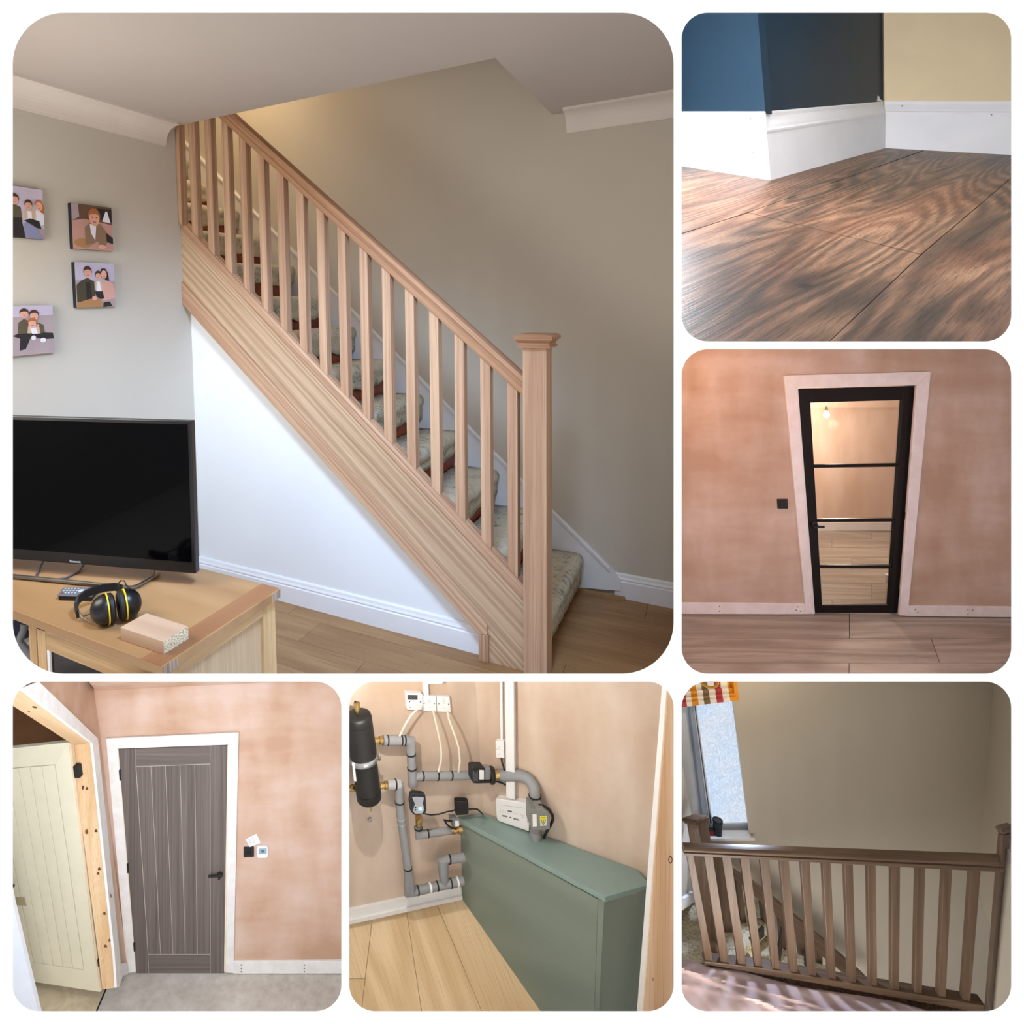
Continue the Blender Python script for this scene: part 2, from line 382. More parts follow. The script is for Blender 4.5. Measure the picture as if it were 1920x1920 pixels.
# ---- staircase
GO, RI, X1 = .2147, .19, -.622
M_carp = N('stair_carpet')
v = M_carp.coord((1, 1, 1))
n1 = M_carp.noise(v, 38, 5, .65, 1.2); n2 = M_carp.noise(v, 9, 3, .6, 1.5)
cc = M_carp.ramp(M_carp.mix(.4, n1, n2), [(.36, (138, 136, 120)), (.45, (200, 198, 182)), (.52, (218, 211, 190)), (.6, (226, 215, 190)), (.7, (186, 168, 132))])
M_carp.bump(M_carp.noise(v, 220, 3), .7, .006); M_carp = M_carp.set(cc, .95, 0, .1)
stairs = thing('staircase', 'oak staircase with patterned carpet pads, sloping spindle balustrade and capped newel post', 'staircase', (-1.5, 2.9, 0))
for k in range(1, 14):
    xk, z = X1-GO*(k-1), RI*k
    m = MB(); m.box((xk-.03-GO-.02, 2.588, z-RI), (xk-.03, 3.342, z-.014)); m.box((xk-.06, 2.588, z-.034), (xk-.008, 3.345, z-.012))
    obj('step', m, M_redwood, stairs, grain=(0, 1, 0))
    # carpet pad: wraps the tread, the nosing and part of the riser
    prof = [(xk-GO-.02, z-.008), (xk-GO*.6, z-.007), (xk-.05, z-.007)]+[(xk-.024+.024*math.sin(a), z-.031+.024*math.cos(a)) for a in [math.radians(t) for t in (10, 40, 70, 95, 130)]]
    drop = (RI-.045) if k == 1 else RI*random.uniform(.56, .74)
    prof += [(xk-.016, z-.06), (xk-.015, z-.06-(drop-.06)*.5), (xk-.015, z-drop)]
    ys = [2.590+(3.342-2.590)*i/14 for i in range(15)]; vs = []; ph = random.random()*6
    for y in ys:
        wob = .010*math.sin(y*17+ph)+.006*math.sin(y*41+ph*2)
        for i, (px_, pz_) in enumerate(prof):
            vs.append((px_+.003*math.sin(y*60+i), y, pz_+(wob if i == len(prof)-1 and k > 1 else 0)))
    n = len(prof); m = MB(); m.mesh(vs, [[i*n+j, i*n+j+1, (i+1)*n+j+1, (i+1)*n+j] for i in range(14) for j in range(n-1)])
    o = obj('carpet_pad', m, M_carp, stairs, smooth=True); sm = o.modifiers.new('pile', 'SOLIDIFY'); sm.thickness = .011; sm.offset = 1
zt = lambda x: 1.031-.885*(x+1.509)
zi = lambda x: .768-.8915*(x+1.516)
zo = lambda x: .673-.87*(x+1.518)
m = MB(); m.prism([(XL, 2.50, zt(XL)), (-.682, 2.50, zt(-.682)), (-.682, 2.50, 0), (-.83, 2.50, 0), (-.83, 2.50, .1), (XL, 2.50, zi(XL)-.03)], (0, .035, 0))
obj('side_board', m, M_oak_string, stairs, grain=(1, 0, -.885), bev=.001)
m = MB(); m.prism([(XL, 2.488, zi(XL)), (-.832, 2.488, zi(-.832)), (-.832, 2.488, .118), (-.87, 2.488, .112), (XL, 2.488, zo(XL))], (0, .05, 0))
obj('lower_trim', m, M_oak, stairs, grain=(1, 0, -.88), bev=.003)
m = MB(); m.box((-.868, 2.488, 0), (-.826, 2.536, .116)); obj('lower_trim', m, M_oak, stairs, grain=(0, 0, 1), bev=.003)
# white wall string along the far wall
ws = yplane(YF-.026)
pts = [ws.hit(1036, 958), ws.hit(1143, 1063), ws.hit(1163.5, 1089), ws.hit(1164.5, 1108)]
top = lambda x: pts[0].z-.898*(x-pts[0].x)
P = [V((-3.7, YF-.026, top(-3.7))), pts[0], pts[1], pts[2], pts[3], V((-.66, YF-.026, .012)), V((-.9, YF-.026, .012)), V((-3.7, YF-.026, 2.3))]
m = MB(); m.prism(P, (0, .026, 0)); obj('wall_string', m, M_white, stairs, label='white painted wall string')
m = MB(); d = (pts[1]-V((-3.7, YF-.026, top(-3.7)))); m.sweep([(0, -.024), (.01, -.022), (.012, -.006), (.006, .002), (0, .004)], V((-3.7, YF-.026, top(-3.7))), pts[1], (0, -1, 0), (0, 0, 1)); obj('string_moulding', m, M_white, stairs, label='white moulding')
# ---- balustrade
bal = stairs
rz = lambda x: 1.905-.868*(x+1.507)
rail = [(-.026, -.052), (-.03, -.046), (-.03, -.03), (-.024, -.024), (-.024, -.018), (-.030, -.010), (-.027, .004), (-.012, .012), (.012, .012), (.027, .004), (.03, -.01), (.024, -.018), (.024, -.024), (.03, -.03), (.03, -.046), (.026, -.052)]
sl = V((1, 0, -.868)).normalized(); nrm = V((.868, 0, 1)).normalized()
xa = -2.35; m = MB()
A, B = V((xa, 2.53, rz(xa)-.015)), V((-.668, 2.53, rz(-.668)-.015))
m.mesh([A+V((0, x, 0))+V((0, 0, y*1.32)) for x, y in rail]+[B+V((0, x, 0))+V((0, 0, y*1.32)) for x, y in rail], [list(range(16)), list(range(16, 32))]+[[i, (i+1) % 16, 16+(i+1) % 16, 16+i] for i in range(16)])
obj('handrail', m, M_oakd, bal, grain=sl, smooth=True)
m = MB(); br = [(-.036, 0), (-.036, .018), (-.03, .024), (-.032, .034), (-.026, .05), (.026, .05), (.036, .018), (.036, 0)]
A, B = V((XL+.002, 2.53, zt(XL))), V((-.678, 2.53, zt(-.678)))
m.mesh([A+V((0, x, y)) for x, y in br]+[B+V((0, x, y)) for x, y in br], [list(range(8)), list(range(8, 16))]+[[i, (i+1) % 8, 8+(i+1) % 8, 8+i] for i in range(8)])
obj('base_rail', m, M_oak, bal, grain=sl)
hw = .0205
for k in range(17):
    x0 = -.751-.1095*(16-k)
    if k == 0: x0 = XL+.002
    x1 = x0+(2*hw if k else .024)
    t0, t1 = min(ZC+.3, rz(x0)-.08), min(ZC+.3, rz(x1)-.08)
    m = MB(); zb0, zb1 = zt(x0)+.045, zt(x1)+.045; y0, y1 = (2.5095, 2.5505) if k else (2.482, 2.53)
    m.mesh([(x0, y0, zb0), (x1, y0, zb1), (x1, y1, zb1), (x0, y1, zb0), (x0, y0, t0), (x1, y0, t1), (x1, y1, t1), (x0, y1, t0)], [[0, 3, 2, 1], [4, 5, 6, 7], [0, 1, 5, 4], [1, 2, 6, 5], [2, 3, 7, 6], [3, 0, 4, 7]])
    obj('baluster', m, M_oak, bal, grain=(0, 0, 1), bev=.002)
    if k < 16:
        xb = -.751-.1095*(15-k); m = MB(); a, b = x1+.001, xb-.001
        m.prism([(a, 2.514, zt(a)+.05), (b, 2.514, zt(b)+.05), (b, 2.514, zt(b)+.057), (a, 2.514, zt(a)+.057)], (0, .032, 0)); obj('infill_strip', m, M_oak, bal, grain=sl)
m = MB(); m.box((-.68, 2.475, -.02), (-.59, 2.565, 1.305)); newel = obj('newel_post', m, M_oak, bal, grain=(0, 0, 1), bev=.0025)
m = MB(); cx, cy = -.635, 2.52
def sq(h, z): return [(cx-h, cy-h, z), (cx+h, cy-h, z), (cx+h, cy+h, z), (cx-h, cy+h, z)]
lv = [(.062, 1.300), (.063, 1.306), (.057, 1.312), (.056, 1.318), (.064, 1.326), (.072, 1.333), (.073, 1.340), (.069, 1.347), (.06, 1.351)]
vs = sum([sq(h, z) for h, z in lv], [])
m.mesh(vs, [[3, 2, 1, 0], [len(vs)-4, len(vs)-3, len(vs)-2, len(vs)-1]]+[[i*4+j, i*4+(j+1) % 4, (i+1)*4+(j+1) % 4, (i+1)*4+j] for i in range(len(lv)-1) for j in range(4)])
obj('newel_cap', m, M_oakd, newel, grain=(1, 0, 0))
# ---- picture canvases
PC = {n: paint('print_'+n, c, .55, .03) for n, c in dict(lav=(196, 186, 204), skin=(226, 168, 144), hair=(74, 50, 38), ginger=(176, 104, 60), olive=(70, 66, 46), dark=(40, 36, 38), white=(232, 228, 236), denim=(138, 142, 178), tan=(176, 130, 84), pink=(214, 164, 150), sofa=(172, 154, 156), camo=(92, 82, 62), jacket=(140, 112, 88), rug=(196, 150, 136), brown=(104, 76, 58), lips=(190, 96, 92), beige=(206, 176, 150)).items()}
PN = list(PC); PM = [PC[n] for n in PN]
def canvas(y0, y1, z0, z1, label, bg, shapes):
    t = thing('canvas_print', label, 'picture', (XL, (y0+y1)/2, (z0+z1)/2), 'canvas prints on the left wall')
    m = MB(); m.box((XL, y0, z0), (XL+.022, y1, z1)); obj('canvas_frame', m, M_black, t, bev=.001)
    m = MB(); xs = XL+.0225
    def P(u, v, l): return V((xs+.00025*l, y0+(y1-y0)*u, z0+(z1-z0)*v))
    m.face([P(0, 0, 0), P(1, 0, 0), P(1, 1, 0), P(0, 1, 0)], PN.index(bg))
    for l, s in enumerate(shapes, 1):
        if s[0] == 'e':
            _, c, u, v, ru, rv = s[:6]; a0 = math.radians(s[6]) if len(s) > 6 else 0
            pts = []
            for i in range(18):
                a = 2*math.pi*i/18; du, dv = ru*math.cos(a), rv*math.sin(a)
                pts.append((u+du*math.cos(a0)-dv*math.sin(a0), v+du*math.sin(a0)+dv*math.cos(a0)))
        else: c = s[1]; pts = s[2]
        m.face([P(min(1, max(0, u)), min(1, max(0, v)), l) for u, v in pts], PN.index(c))
    obj('print', m, PM, t)
def head(u, v, r, hair='hair', long=False):
    L = []
    if long: L.append(('p', hair, [(u-r*1.1, v+r*.4), (u-r*.6, v+r*1.5), (u+r*.5, v+r*1.5), (u+r*1.3, v+r*.3), (u+r*1.6, v-r*1.8), (u+r*.5, v-r*1.6)]))
    else: L.append(('e', hair, u, v+r*.35, r*1.02, r*1.1))
    L += [('e', 'skin', u, v-r*.1, r*.86, r*1.12), ('e', 'hair', u-r*.34, v+r*.08, r*.12, r*.08), ('e', 'hair', u+r*.34, v+r*.08, r*.12, r*.08), ('e', 'lips', u, v-r*.62, r*.3, r*.1)]
    if not long: L.append(('p', hair, [(u-r*.85, v+r*.4), (u-r*.5, v+r*1.1), (u+r*.5, v+r*1.1), (u+r*.85, v+r*.4), (u+r*.3, v+r*.62), (u-r*.3, v+r*.62)]))
    return L
canvas(1.83, 2.042, 1.742, 1.938, 'canvas photo of a toddler in a tan jacket crawling on a rug', 'rug',
    [('p', 'brown', [(0, .62), (.3, .68), (1, .6), (1, 1), (0, 1)]), ('p', 'sofa', [(0, .62), (.18, .72), (.16, 1), (0, 1)]), ('p', 'dark', [(.62, .72), (1, .66), (1, .96), (.64, .95)]), ('p', 'white', [(.74, .66), (.96, .64), (.88, .9), (.84, .9)]), ('e', 'tan', .25, .14, .22, .1),
     ('p', 'jacket', [(.3, .1), (.3, .5), (.42, .6), (.68, .6), (.82, .45), (.84, .16), (.7, .06), (.6, .2), (.5, .14)]), ('p', 'dark', [(.82, .42), (1, .3), (1, .16), (.84, .2)]), ('p', 'white', [(.42, .58), (.58, .54), (.54, .22), (.44, .38)])]+head(.54, .72, .15, 'ginger')+[('e', 'skin', .7, .08, .1, .05)])
canvas(1.833, 2.042, 1.488, 1.685, 'canvas photo of a couple holding a baby between them', 'lav',
    [('p', 'sofa', [(0, 0), (0, .6), (1, .6), (1, 0)]), ('p', 'olive', [(.02, .12), (.02, .5), (.14, .6), (.3, .66), (.46, .58), (.48, .2), (.4, .1)]), ('p', 'dark', [(.24, .56), (.36, .56), (.4, .16), (.26, .16)]), ('p', 'pink', [(.62, .58), (.8, .62), (.98, .5), (1, .2), (.7, .14), (.6, .3)]),
     ('p', 'tan', [(.0, 0), (.02, .1), (.3, .18), (.56, .2), (.66, .1), (.64, 0)]), ('p', 'beige', [(.46, .4), (.48, .6), (.64, .62), (.7, .42)]), ('p', 'white', [(.52, .58), (.6, .58), (.64, .36), (.5, .36)]), ('p', 'dark', [(.46, .36), (.66, .36), (.7, .2), (.6, .18), (.5, .24)]), ('p', 'dark', [(.66, 0), (.68, .1), (.84, .12), (.9, .02)]), ('e', 'skin', .44, .2, .06, .05)]
     +head(.3, .78, .1)+head(.56, .72, .075)+head(.7, .75, .085, 'dark', True))
canvas(1.47, 1.697, 1.772, 1.974, 'canvas photo of seated people with a baby, highest on the wall, cut by the edge', 'lav',
    [('p', 'sofa', [(0, 0), (0, .3), (1, .2), (1, 0)]), ('p', 'camo', [(.3, .3), (.3, .58), (.42, .66), (.56, .6), (.58, .34)]), ('p', 'dark', [(.28, 0), (.3, .38), (.56, .4), (.62, 0)]), ('p', 'white', [(.8, .38), (.78, .56), (.92, .62), (1, .5), (1, .3), (.9, .26)]), ('p', 'denim', [(.6, .3), (.62, .02), (.96, 0), (.94, .06), (.78, .34)]),
     ('p', 'beige', [(.6, .4), (.62, .56), (.84, .58), (.84, .4)]), ('p', 'white', [(.68, .54), (.76, .54), (.76, .38), (.68, .38)]), ('p', 'dark', [(.6, .34), (.72, .4), (.9, .36), (.94, .2), (.84, .22), (.7, .3)])]+head(.44, .74, .085)+head(.7, .66, .075)+head(.9, .66, .08, 'ginger', True))
canvas(1.455, 1.716, 1.302, 1.501, 'canvas photo of three children huddled on a pale sofa, lowest on the wall', 'lav',
    [('p', 'sofa', [(0, 0), (0, .76), (1, .8), (1, 0)]), ('p', 'dark', [(.3, .4), (.46, .48), (.98, .42), (1, .3), (.82, .3), (.6, .36), (.5, .12), (.4, .1), (.42, .34)]), ('p', 'camo', [(.38, .44), (.4, .66), (.5, .74), (.6, .66), (.62, .44)]), ('p', 'camo', [(.66, .5), (.7, .66), (.82, .6), (.84, .44), (.76, .42)]), ('p', 'beige', [(.54, .44), (.56, .6), (.74, .62), (.76, .42)]), ('p', 'white', [(.58, .58), (.68, .58), (.72, .42), (.62, .42)]), ('e', 'white', .64, .34, .04, .05), ('e', 'white', .8, .28, .05, .05)]
     +head(.5, .84, .075)+head(.66, .8, .08)+head(.62, .64, .075, 'ginger'))
# ---- cabinet
ZT = .6; zk = zplane(ZT)
fr, bk = zk.hit(305, 1250), zk.hit(524, 1103)
XR, YN, YB = fr.x, fr.y, bk.y
cab = thing('cabinet', 'oak television cabinet with a thick top and a glazed door', 'cabinet', (-1.8, 1.35, .25))
m = MB(); m.box((XL+.01, YN, ZT-.027), (XR-.0, YB, ZT)); obj('cabinet_top', m, M_cabtop, cab, grain=(1, 0, 0), bev=.004)
for a, b in ((YN+.001, YN+.052), (YB-.045, YB-.001)):
    m = MB(); m.box((XR-.004, a, ZT-.026), (XR+.0008, b, ZT-.001)); obj('end_grain', m, M_endgrain, cab, grain=(0, 0, 1))
m = MB(); m.box((XR-.075, YN+.0, ZT), (XR-.006, YB-.0, ZT+.0006)); obj('breadboard_end', m, wood('cabinet_top_end', (170, 122, 84), (142, 98, 66), rings=5, dist=2, streak=.5), cab, grain=(0, 1, 0))
bx, by, bb = XR-.014, YN+.016, YB-.012
m = MB(); m.box((bx-.04, by, .25), (bx, by+.05, ZT-.028)); obj('post', m, M_cab, cab, grain=(0, 0, 1), bev=.002)
m = MB(); m.box((bx-.04, bb-.06, .05), (bx, bb, ZT-.028)); obj('post', m, M_cab, cab, grain=(0, 0, 1), bev=.002)
m = MB(); m.box((bx-.025, by+.05, ZT-.062), (bx-.001, bb-.06, ZT-.028)); obj('side_rail', m, M_cab, cab, grain=(0, 1, 0), bev=.002)
m = MB(); m.box((bx-.03, by+.05, .05), (bx-.012, bb-.06, ZT-.06)); obj('side_panel', m, M_cabpanel, cab, grain=(0, 0, 1))
yf = yplane(by)
xp0, xp1 = yf.hit(53, 1180).x, yf.hit(84, 1200).x
m = MB(); m.box((xp0, by, .2), (xp0+.036, by+.04, ZT-.028)); obj('post', m, M_cab, cab, grain=(0, 0, 1), bev=.002)
dr = thing('cabinet_door', None, None, V((xp1, by, .3))-V(cab.location)); dr.parent = cab
m = MB(); m.box((xp0+.0375, by+.002, .2), (xp1, by+.024, ZT-.04)); obj('stile', m, M_cab, dr, grain=(0, 0, 1), bev=.0015)
zr = yf.hit(84, 1219).z
m = MB(); m.box((xp1, by+.003, zr), (bx-.042, by+.023, ZT-.04)); obj('rail', m, M_cab, dr, grain=(1, 0, 0), bev=.0015)
m = MB(); m.box((xp1, by+.011, .2), (bx-.042, by+.014, zr)); obj('glass_pane', m, glass('cabinet_glass', (235, 240, 235)), dr)
m = MB(); m.box((xp1+.001, by+.004, .2), (xp1+.013, by+.010, zr)); obj('glazing_bead', m, M_white, dr, label='white glazing bead')
m = MB(); m.box((XL+.02, by+.002, ZT-.045), (bx-.04, by+.02, ZT-.027)); obj('top_rail', m, M_cab, cab, grain=(1, 0, 0), bev=.001)
m = MB(); m.box((xp0, bb-.02, .2), (bx-.03, bb, ZT-.03)); obj('back_panel', m, M_cab, cab, grain=(1, 0, 0))
M_sage = paint('sage_cloth', (150, 148, 120), .9, .1, bump=.4); M_ptn = N('basket'); 
cc = M_ptn.ramp(M_ptn.noise(M_ptn.coord(), 60, 3), [(.42, (52, 64, 66)), (.6, (150, 158, 152))]); M_ptn = M_ptn.set(cc, .8)
m = MB(); m.box((xp1+.03, by+.06, .3), (xp1+.16, by+.3, zr-.004)); obj('folded_cloth', m, M_sage, None, bev=.012, label='sage folded cloth behind the cabinet glass', cat='cloth')
m = MB(); m.box((xp1+.165, by+.05, .3), (xp1+.40, by+.32, zr-.012)); obj('storage_basket', m, M_ptn, None, bev=.012, label='dark speckled storage basket behind the cabinet glass', cat='basket')
# things at the open left end
M_navy = N('navy_fabric'); cc = M_navy.ramp(M_navy.noise(M_navy.coord(), 45, 1), [(.66, (34, 34, 56)), (.7, (170, 160, 176))]); M_navy = M_navy.set(cc, .9)
g = yplane(by+.12); m = MB(); m.slab(g, [(14, 1150), (48, 1160), (50, 1190), (34, 1205), (14, 1200)], .05); obj('fabric_bag', m, M_navy, None, bev=.015, label='navy fabric bag with pale dots under the cabinet top', cat='bag')
g = yplane(by+.05); m = MB(); m.tube([g.hit(46, 1168), g.hit(44, 1182), g.hit(38, 1196), g.hit(38, 1206), g.hit(46, 1214), g.hit(58, 1226), g.hit(64, 1245)], .011); obj('bent_tube', m, M_grey, None, smooth=True, label='bent grey tube leaning beside the cabinet post', cat='tube')
# ---- television
dR = 2.05; dL = dR*1.067
tr, brt, tl, bl = C(358, 789, dR), C(367, 1076, dR), C(24, 780, dL), C(24, 1051, dL)
ex = (tr-tl).normalized(); ez = (tr-brt).normalized(); ey = ez.cross(ex).normalized()     # ey points away from the viewer
if ey.dot(FWD) < 0: ey = -ey
Wd = .93; H = (tr-brt).length
O = brt                                                              # lower right front corner
tv = thing('television', 'flat black television on a slim metal stand on the oak cabinet', 'television', O-ex*Wd*.5)
def TP(a, b, c=0): return O-ex*a+ez*b+ey*c
m = MB(); m.prism([TP(0, 0), TP(Wd, 0), TP(Wd, H), TP(0, H)], ey*.03); obj('bezel', m, paint('tv_bezel', (22, 20, 20), .3, .02), tv, bev=.003)
m = MB(); m.prism([TP(.012, .036, -.0012), TP(Wd-.012, .036, -.0012), TP(Wd-.012, H-.012, -.0012), TP(.012, H-.012, -.0012)], ey*.004); obj('screen', m, paint('tv_screen', (4, 4, 5), .08, 0, spec=.12), tv)
m = MB(); m.prism([TP(.15, .08, .03), TP(Wd-.15, .08, .03), TP(Wd-.15, H-.1, .03), TP(.15, H-.1, .03)], ey*.035); obj('rear_housing', m, M_black, tv, bev=.01)
pl = Plane(TP(0, 0, -.0025), -ey); lo = pl.hit(141, 1053)
M_logo = paint('logo_silver', (196, 196, 200), .4, 0)
text('brand_lettering', 'Panasonic', .0105, M_logo, tv, lo, ex, ez)
zs = zplane(ZT+.0078)
c0, c1, c2 = zs.hit(251, 1103), zs.hit(-60, 1072), zs.hit(300, 1074)
back = (c2-c0)
path = [c1+back*.92, c1+back*.06, c1, c0-(c0-c1).normalized()*.03, c0-(c0-c1).normalized()*.009+back*.02, c0+back*.16, c0+back*.95]
m = MB(); m.tube(path, .0068, 8); obj('stand', m, M_steel, tv, smooth=True)
for a, b in ((c0+back*.72, TP(.16, .05, .02)), (c1+back*.75, TP(.75, .05, .02))):
    m = MB(); m.tube([a, b], .006, 8); obj('stand_arm', m, M_steel, tv, smooth=True)
M_cable = paint('purple_cable', (84, 72, 84), .5, .05)
zc_ = zplane(ZT+.004); m = MB(); m.tube([zc_.hit(92, 1052)+V((0, 0, .04)), zc_.hit(74, 1068), zc_.hit(68, 1078), zc_.hit(72, 1084), zc_.hit(100, 1088), zc_.hit(125, 1083), zc_.hit(148, 1072), zc_.hit(160, 1060)+V((0, 0, .01)), zc_.hit(164, 1050)+V((0, 0, .04))], .0035, 8); obj('cable', m, M_cable, None, smooth=True, label='dark looped television cable on the cabinet top behind the stand', cat='cable')
# ---- remote control
zr_ = zplane(ZT+.017); A = [zr_.hit(119, 1101), zr_.hit(186, 1101), zr_.hit(172, 1118), zr_.hit(107, 1116)]
rem = thing('remote_control', 'silver-grey remote control with pale buttons lying behind the ear defenders', 'remote', V((A[3].x, A[3].y, ZT)))
m = MB(); m.prism(A, (0, 0, -.0035)); obj('faceplate', m, paint('remote_face', (104, 106, 112), .4, .02), rem, bev=.001)
cen = sum(A, V())/4; m = MB(); m.prism([cen+(p-cen)*.96-V((0, 0, .0036)) for p in A], (0, 0, -.0128)); obj('casing', m, M_black, rem, bev=.003)
ub, vb = (A[1]-A[0]), (A[3]-A[0])
for i in range(5):
    for j in range(3):
        c = A[0]+ub*(.1+.09*i)+vb*(.22+.27*j)+V((0, 0, .0008)); m = MB(); m.lathe(c, (0, 0, 1), [(0, .0034), (.0014, .003)], 8)
        obj('button', m, paint('button_red', (190, 50, 44), .5, 0) if (i, j) == (0, 2) else M_logo, rem)
m = MB(); c = A[0]+ub*.58+vb*.5+V((0, 0, .0008)); m.lathe(c, (0, 0, 1), [(0, .009), (.0015, .0085)], 16); obj('dial_pad', m, M_logo, rem)
# ---- ear defenders
a0, b0 = zplane(ZT+.043).hit(193, 1144), zplane(ZT+.045).hit(242, 1131)
ea = (b0-a0).normalized(); gap = (b0-a0).length
ear = thing('ear_defenders', 'black ear defenders with yellow rims and a folded headband beside the wood block', 'ear defenders', V((a0.x, a0.y, ZT)))
M_yel = paint('yellow_trim', (240, 208, 40), .45, .02)
def cup(c, ax, nm):
    m = MB(); m.lathe(c, ax, [(-.034, .001), (-.033, .012), (-.028, .024), (-.018, .034), (-.004, .0405), (.006, .0425), (.011, .042)], 28); obj('cup', m, M_blackmat if 0 else M_black, ear, smooth=True)
    m = MB(); m.lathe(c, ax, [(.0095, .0405), (.0095, .0432), (.0135, .0432), (.0135, .0405)], 28); obj('rim', m, M_yel, ear, smooth=True, label='yellow rim')
    m = MB(); m.lathe(c, ax, [(.013, .038), (.018, .042), (.026, .041), (.031, .034), (.028, .02), (.022, .012)], 28); obj('cushion', m, M_blackmat, ear, smooth=True)
cup(a0, ea, 'a'); cup(b0, -ea, 'b')
def zp(px, py, h): return zplane(ZT+h).hit(px, py)
hb = [zp(146, 1152, .02), zp(142, 1138, .03), zp(146, 1125, .04), zp(158, 1115, .045), zp(176, 1107, .05), zp(196, 1102, .05), zp(216, 1100, .05), zp(228, 1104, .05)]
m = MB()
for i in range(len(hb)-1):
    a, b = hb[i], hb[i+1]; w = V((0, 0, .011)); t = (b-a).cross(w).normalized()*.004
    m.mesh([a-w-t, a+w-t, a+w+t, a-w+t, b-w-t, b+w-t, b+w+t, b-w+t], [[0, 1, 2, 3], [7, 6, 5, 4], [0, 4, 5, 1], [1, 5, 6, 2], [2, 6, 7, 3], [3, 7, 4, 0]])
obj('headband', m, M_blackmat, ear)
m = MB(); m.tube([zp(150, 1154, .018), zp(160, 1161, .012), zp(176, 1170, .006), a0+V((0, 0, -.04))], .0012, 6); m.tube([zp(148, 1146, .03), zp(156, 1156, .02), zp(166, 1152, .02), a0-ea*.02], .0014, 6); obj('wire_arm', m, M_steel, ear, smooth=True)
m = MB(); m.tube([b0-ea*.02+V((0, 0, .035)), zp(222, 1094, .06), zp(226, 1089, .062), zp(233, 1089, .062), zp(236, 1096, .06), zp(243, 1104, .05), b0+V((0, 0, .042))], .002, 6); obj('wire_arm', m, M_blackmat, ear, smooth=True)
# ---- offcut of timber
f0, f1, f2 = zk.hit(307, 1228), zk.hit(354, 1198), zk.hit(227, 1200)
hgt = zplane(ZT+.034); blk = thing('wood_block', 'pale planed wood block with a rough glued end on the cabinet top', 'block', V((f0.x, f0.y, ZT)))
f3 = f1+f2-f0
m = MB(); m.prism([f0, f1, f3, f2], (0, 0, .036)); obj('block_body', m, M_blockw, blk, grain=(f2-f0), bev=.0015)
nn = (f1-f0).cross(V((0, 0, 1))).normalized(); nn = nn if nn.dot(f0-f2) > 0 else -nn
M_rough = N('rough_end'); cc = M_rough.ramp(M_rough.noise(M_rough.coord((1, 1, 3)), 160, 3), [(.4, (150, 138, 116)), (.5, (226, 216, 188)), (.7, (240, 232, 206))]); M_rough = M_rough.set(cc, .9)
m = MB(); m.prism([f0+(f1-f0)*.02+V((0, 0, .001)), f0+(f1-f0)*.98+V((0, 0, .001)), f0+(f1-f0)*.98+V((0, 0, .035)), f0+(f1-f0)*.02+V((0, 0, .035))], nn*.0008); obj('end_face', m, M_rough, blk, label='rough sawn end')
# ================================================================== skirting corner with the dark laminate
clip_px(left=1274, bottom=645)
vz = FWD+UP*((643-80)/F)
fl = Plane(C(1445, 338, 2.3), RIGHT.cross(vz))
Ab, Bb, Lb, Rb = fl.hit(1445, 338), fl.hit(1660, 277.5), fl.hit(1278, 311.5), fl.hit(1896, 290.5)
At = C(1420.5, 24, 2.3)
pL, pM = plane3(Lb, Ab, At), plane3(Ab, Bb, At)
Bt = pM.hit(1657.7, 24); pR = plane3(Bb, Bt, Rb)
def rustic(name, knots=(), tone=0):
    m = N(name)
    r0 = m.noise(m.coord((.4, 5, 5)), 1, 1.5, .45, .2); kk = m.n('Math', operation='MULTIPLY'); m.l(r0, kk.inputs[0]); kk.inputs[1].default_value = 150
    sn = m.n('Math', operation='SINE'); m.l(kk.outputs[0], sn.inputs[0]); w = m.n('MapRange'); m.l(sn.outputs[0], w.inputs[0]); w.inputs[1].default_value = -1; w.inputs[3].default_value = .24; w.inputs[4].default_value = .76
    f1 = m.noise(m.coord((4, 150, 150)), 1, 6, .65); big = m.noise(m.coord((1.1, 7, 7)), 1, 4, .6, .4)
    a = m.mix(.6, w.outputs[0], f1); a = m.mix(.45, a, big)
    col = m.ramp(a, [(.3, (46, 38, 34)), (.42, (78, 62, 50)), (.5, (108, 82, 64)), (.58, (142, 108, 84)), (.72, (172, 142, 114))])
    tint = m.noise(m.coord((.9, 6, 6)), 1.1, 3, .5, .4)
    col = m.mix(m.ramp(tint, [(.46, (0, 0, 0)), (.64, (140, 140, 140))]), col, (134, 76, 50), 'MIX')
    dk = m.noise(m.coord((1.2, 8, 8)), 1, 3, .55, .5); col = m.mix(m.ramp(dk, [(.5, (0, 0, 0)), (.68, (170, 170, 170))]), col, (58, 50, 46))
    pr = m.noise(m.coord((16, 420, 420)), 1, 2); col = m.mix(m.ramp(pr, [(.53, (0, 0, 0)), (.63, (190, 190, 190))]), col, (40, 32, 28))
    for k, rad in knots:
        d = m.n('VectorMath', operation='DISTANCE'); mu = m.coord((.6, 1, 1)); m.l(mu, d.inputs[0]); d.inputs[1].default_value = (k[0]*.6, k[1], k[2])
        mr = m.n('MapRange'); mr.inputs[1].default_value = rad; mr.inputs[2].default_value = rad*.55; m.l(d.outputs['Value'], mr.inputs[0]); col = m.mix(mr.outputs[0], col, (34, 30, 30))
        mr = m.n('MapRange'); mr.inputs[1].default_value = rad*4.5; mr.inputs[2].default_value = rad; mr.inputs[4].default_value = .6; m.l(d.outputs['Value'], mr.inputs[0]); col = m.mix(mr.outputs[0], col, (58, 46, 42))
    m.bump(f1, .25, .003); return m.set(col, .42, 0, .3)
g = fl.hit(1731, 282)-fl.hit(1403, 398); g.normalize()
kx = min(AXES, key=lambda a: abs(a.dot(g))); hx = (kx-g*kx.dot(g)).normalized(); wx = g.cross(hx)
def gcp(p): return (p.dot(g), p.dot(hx), p.dot(wx))
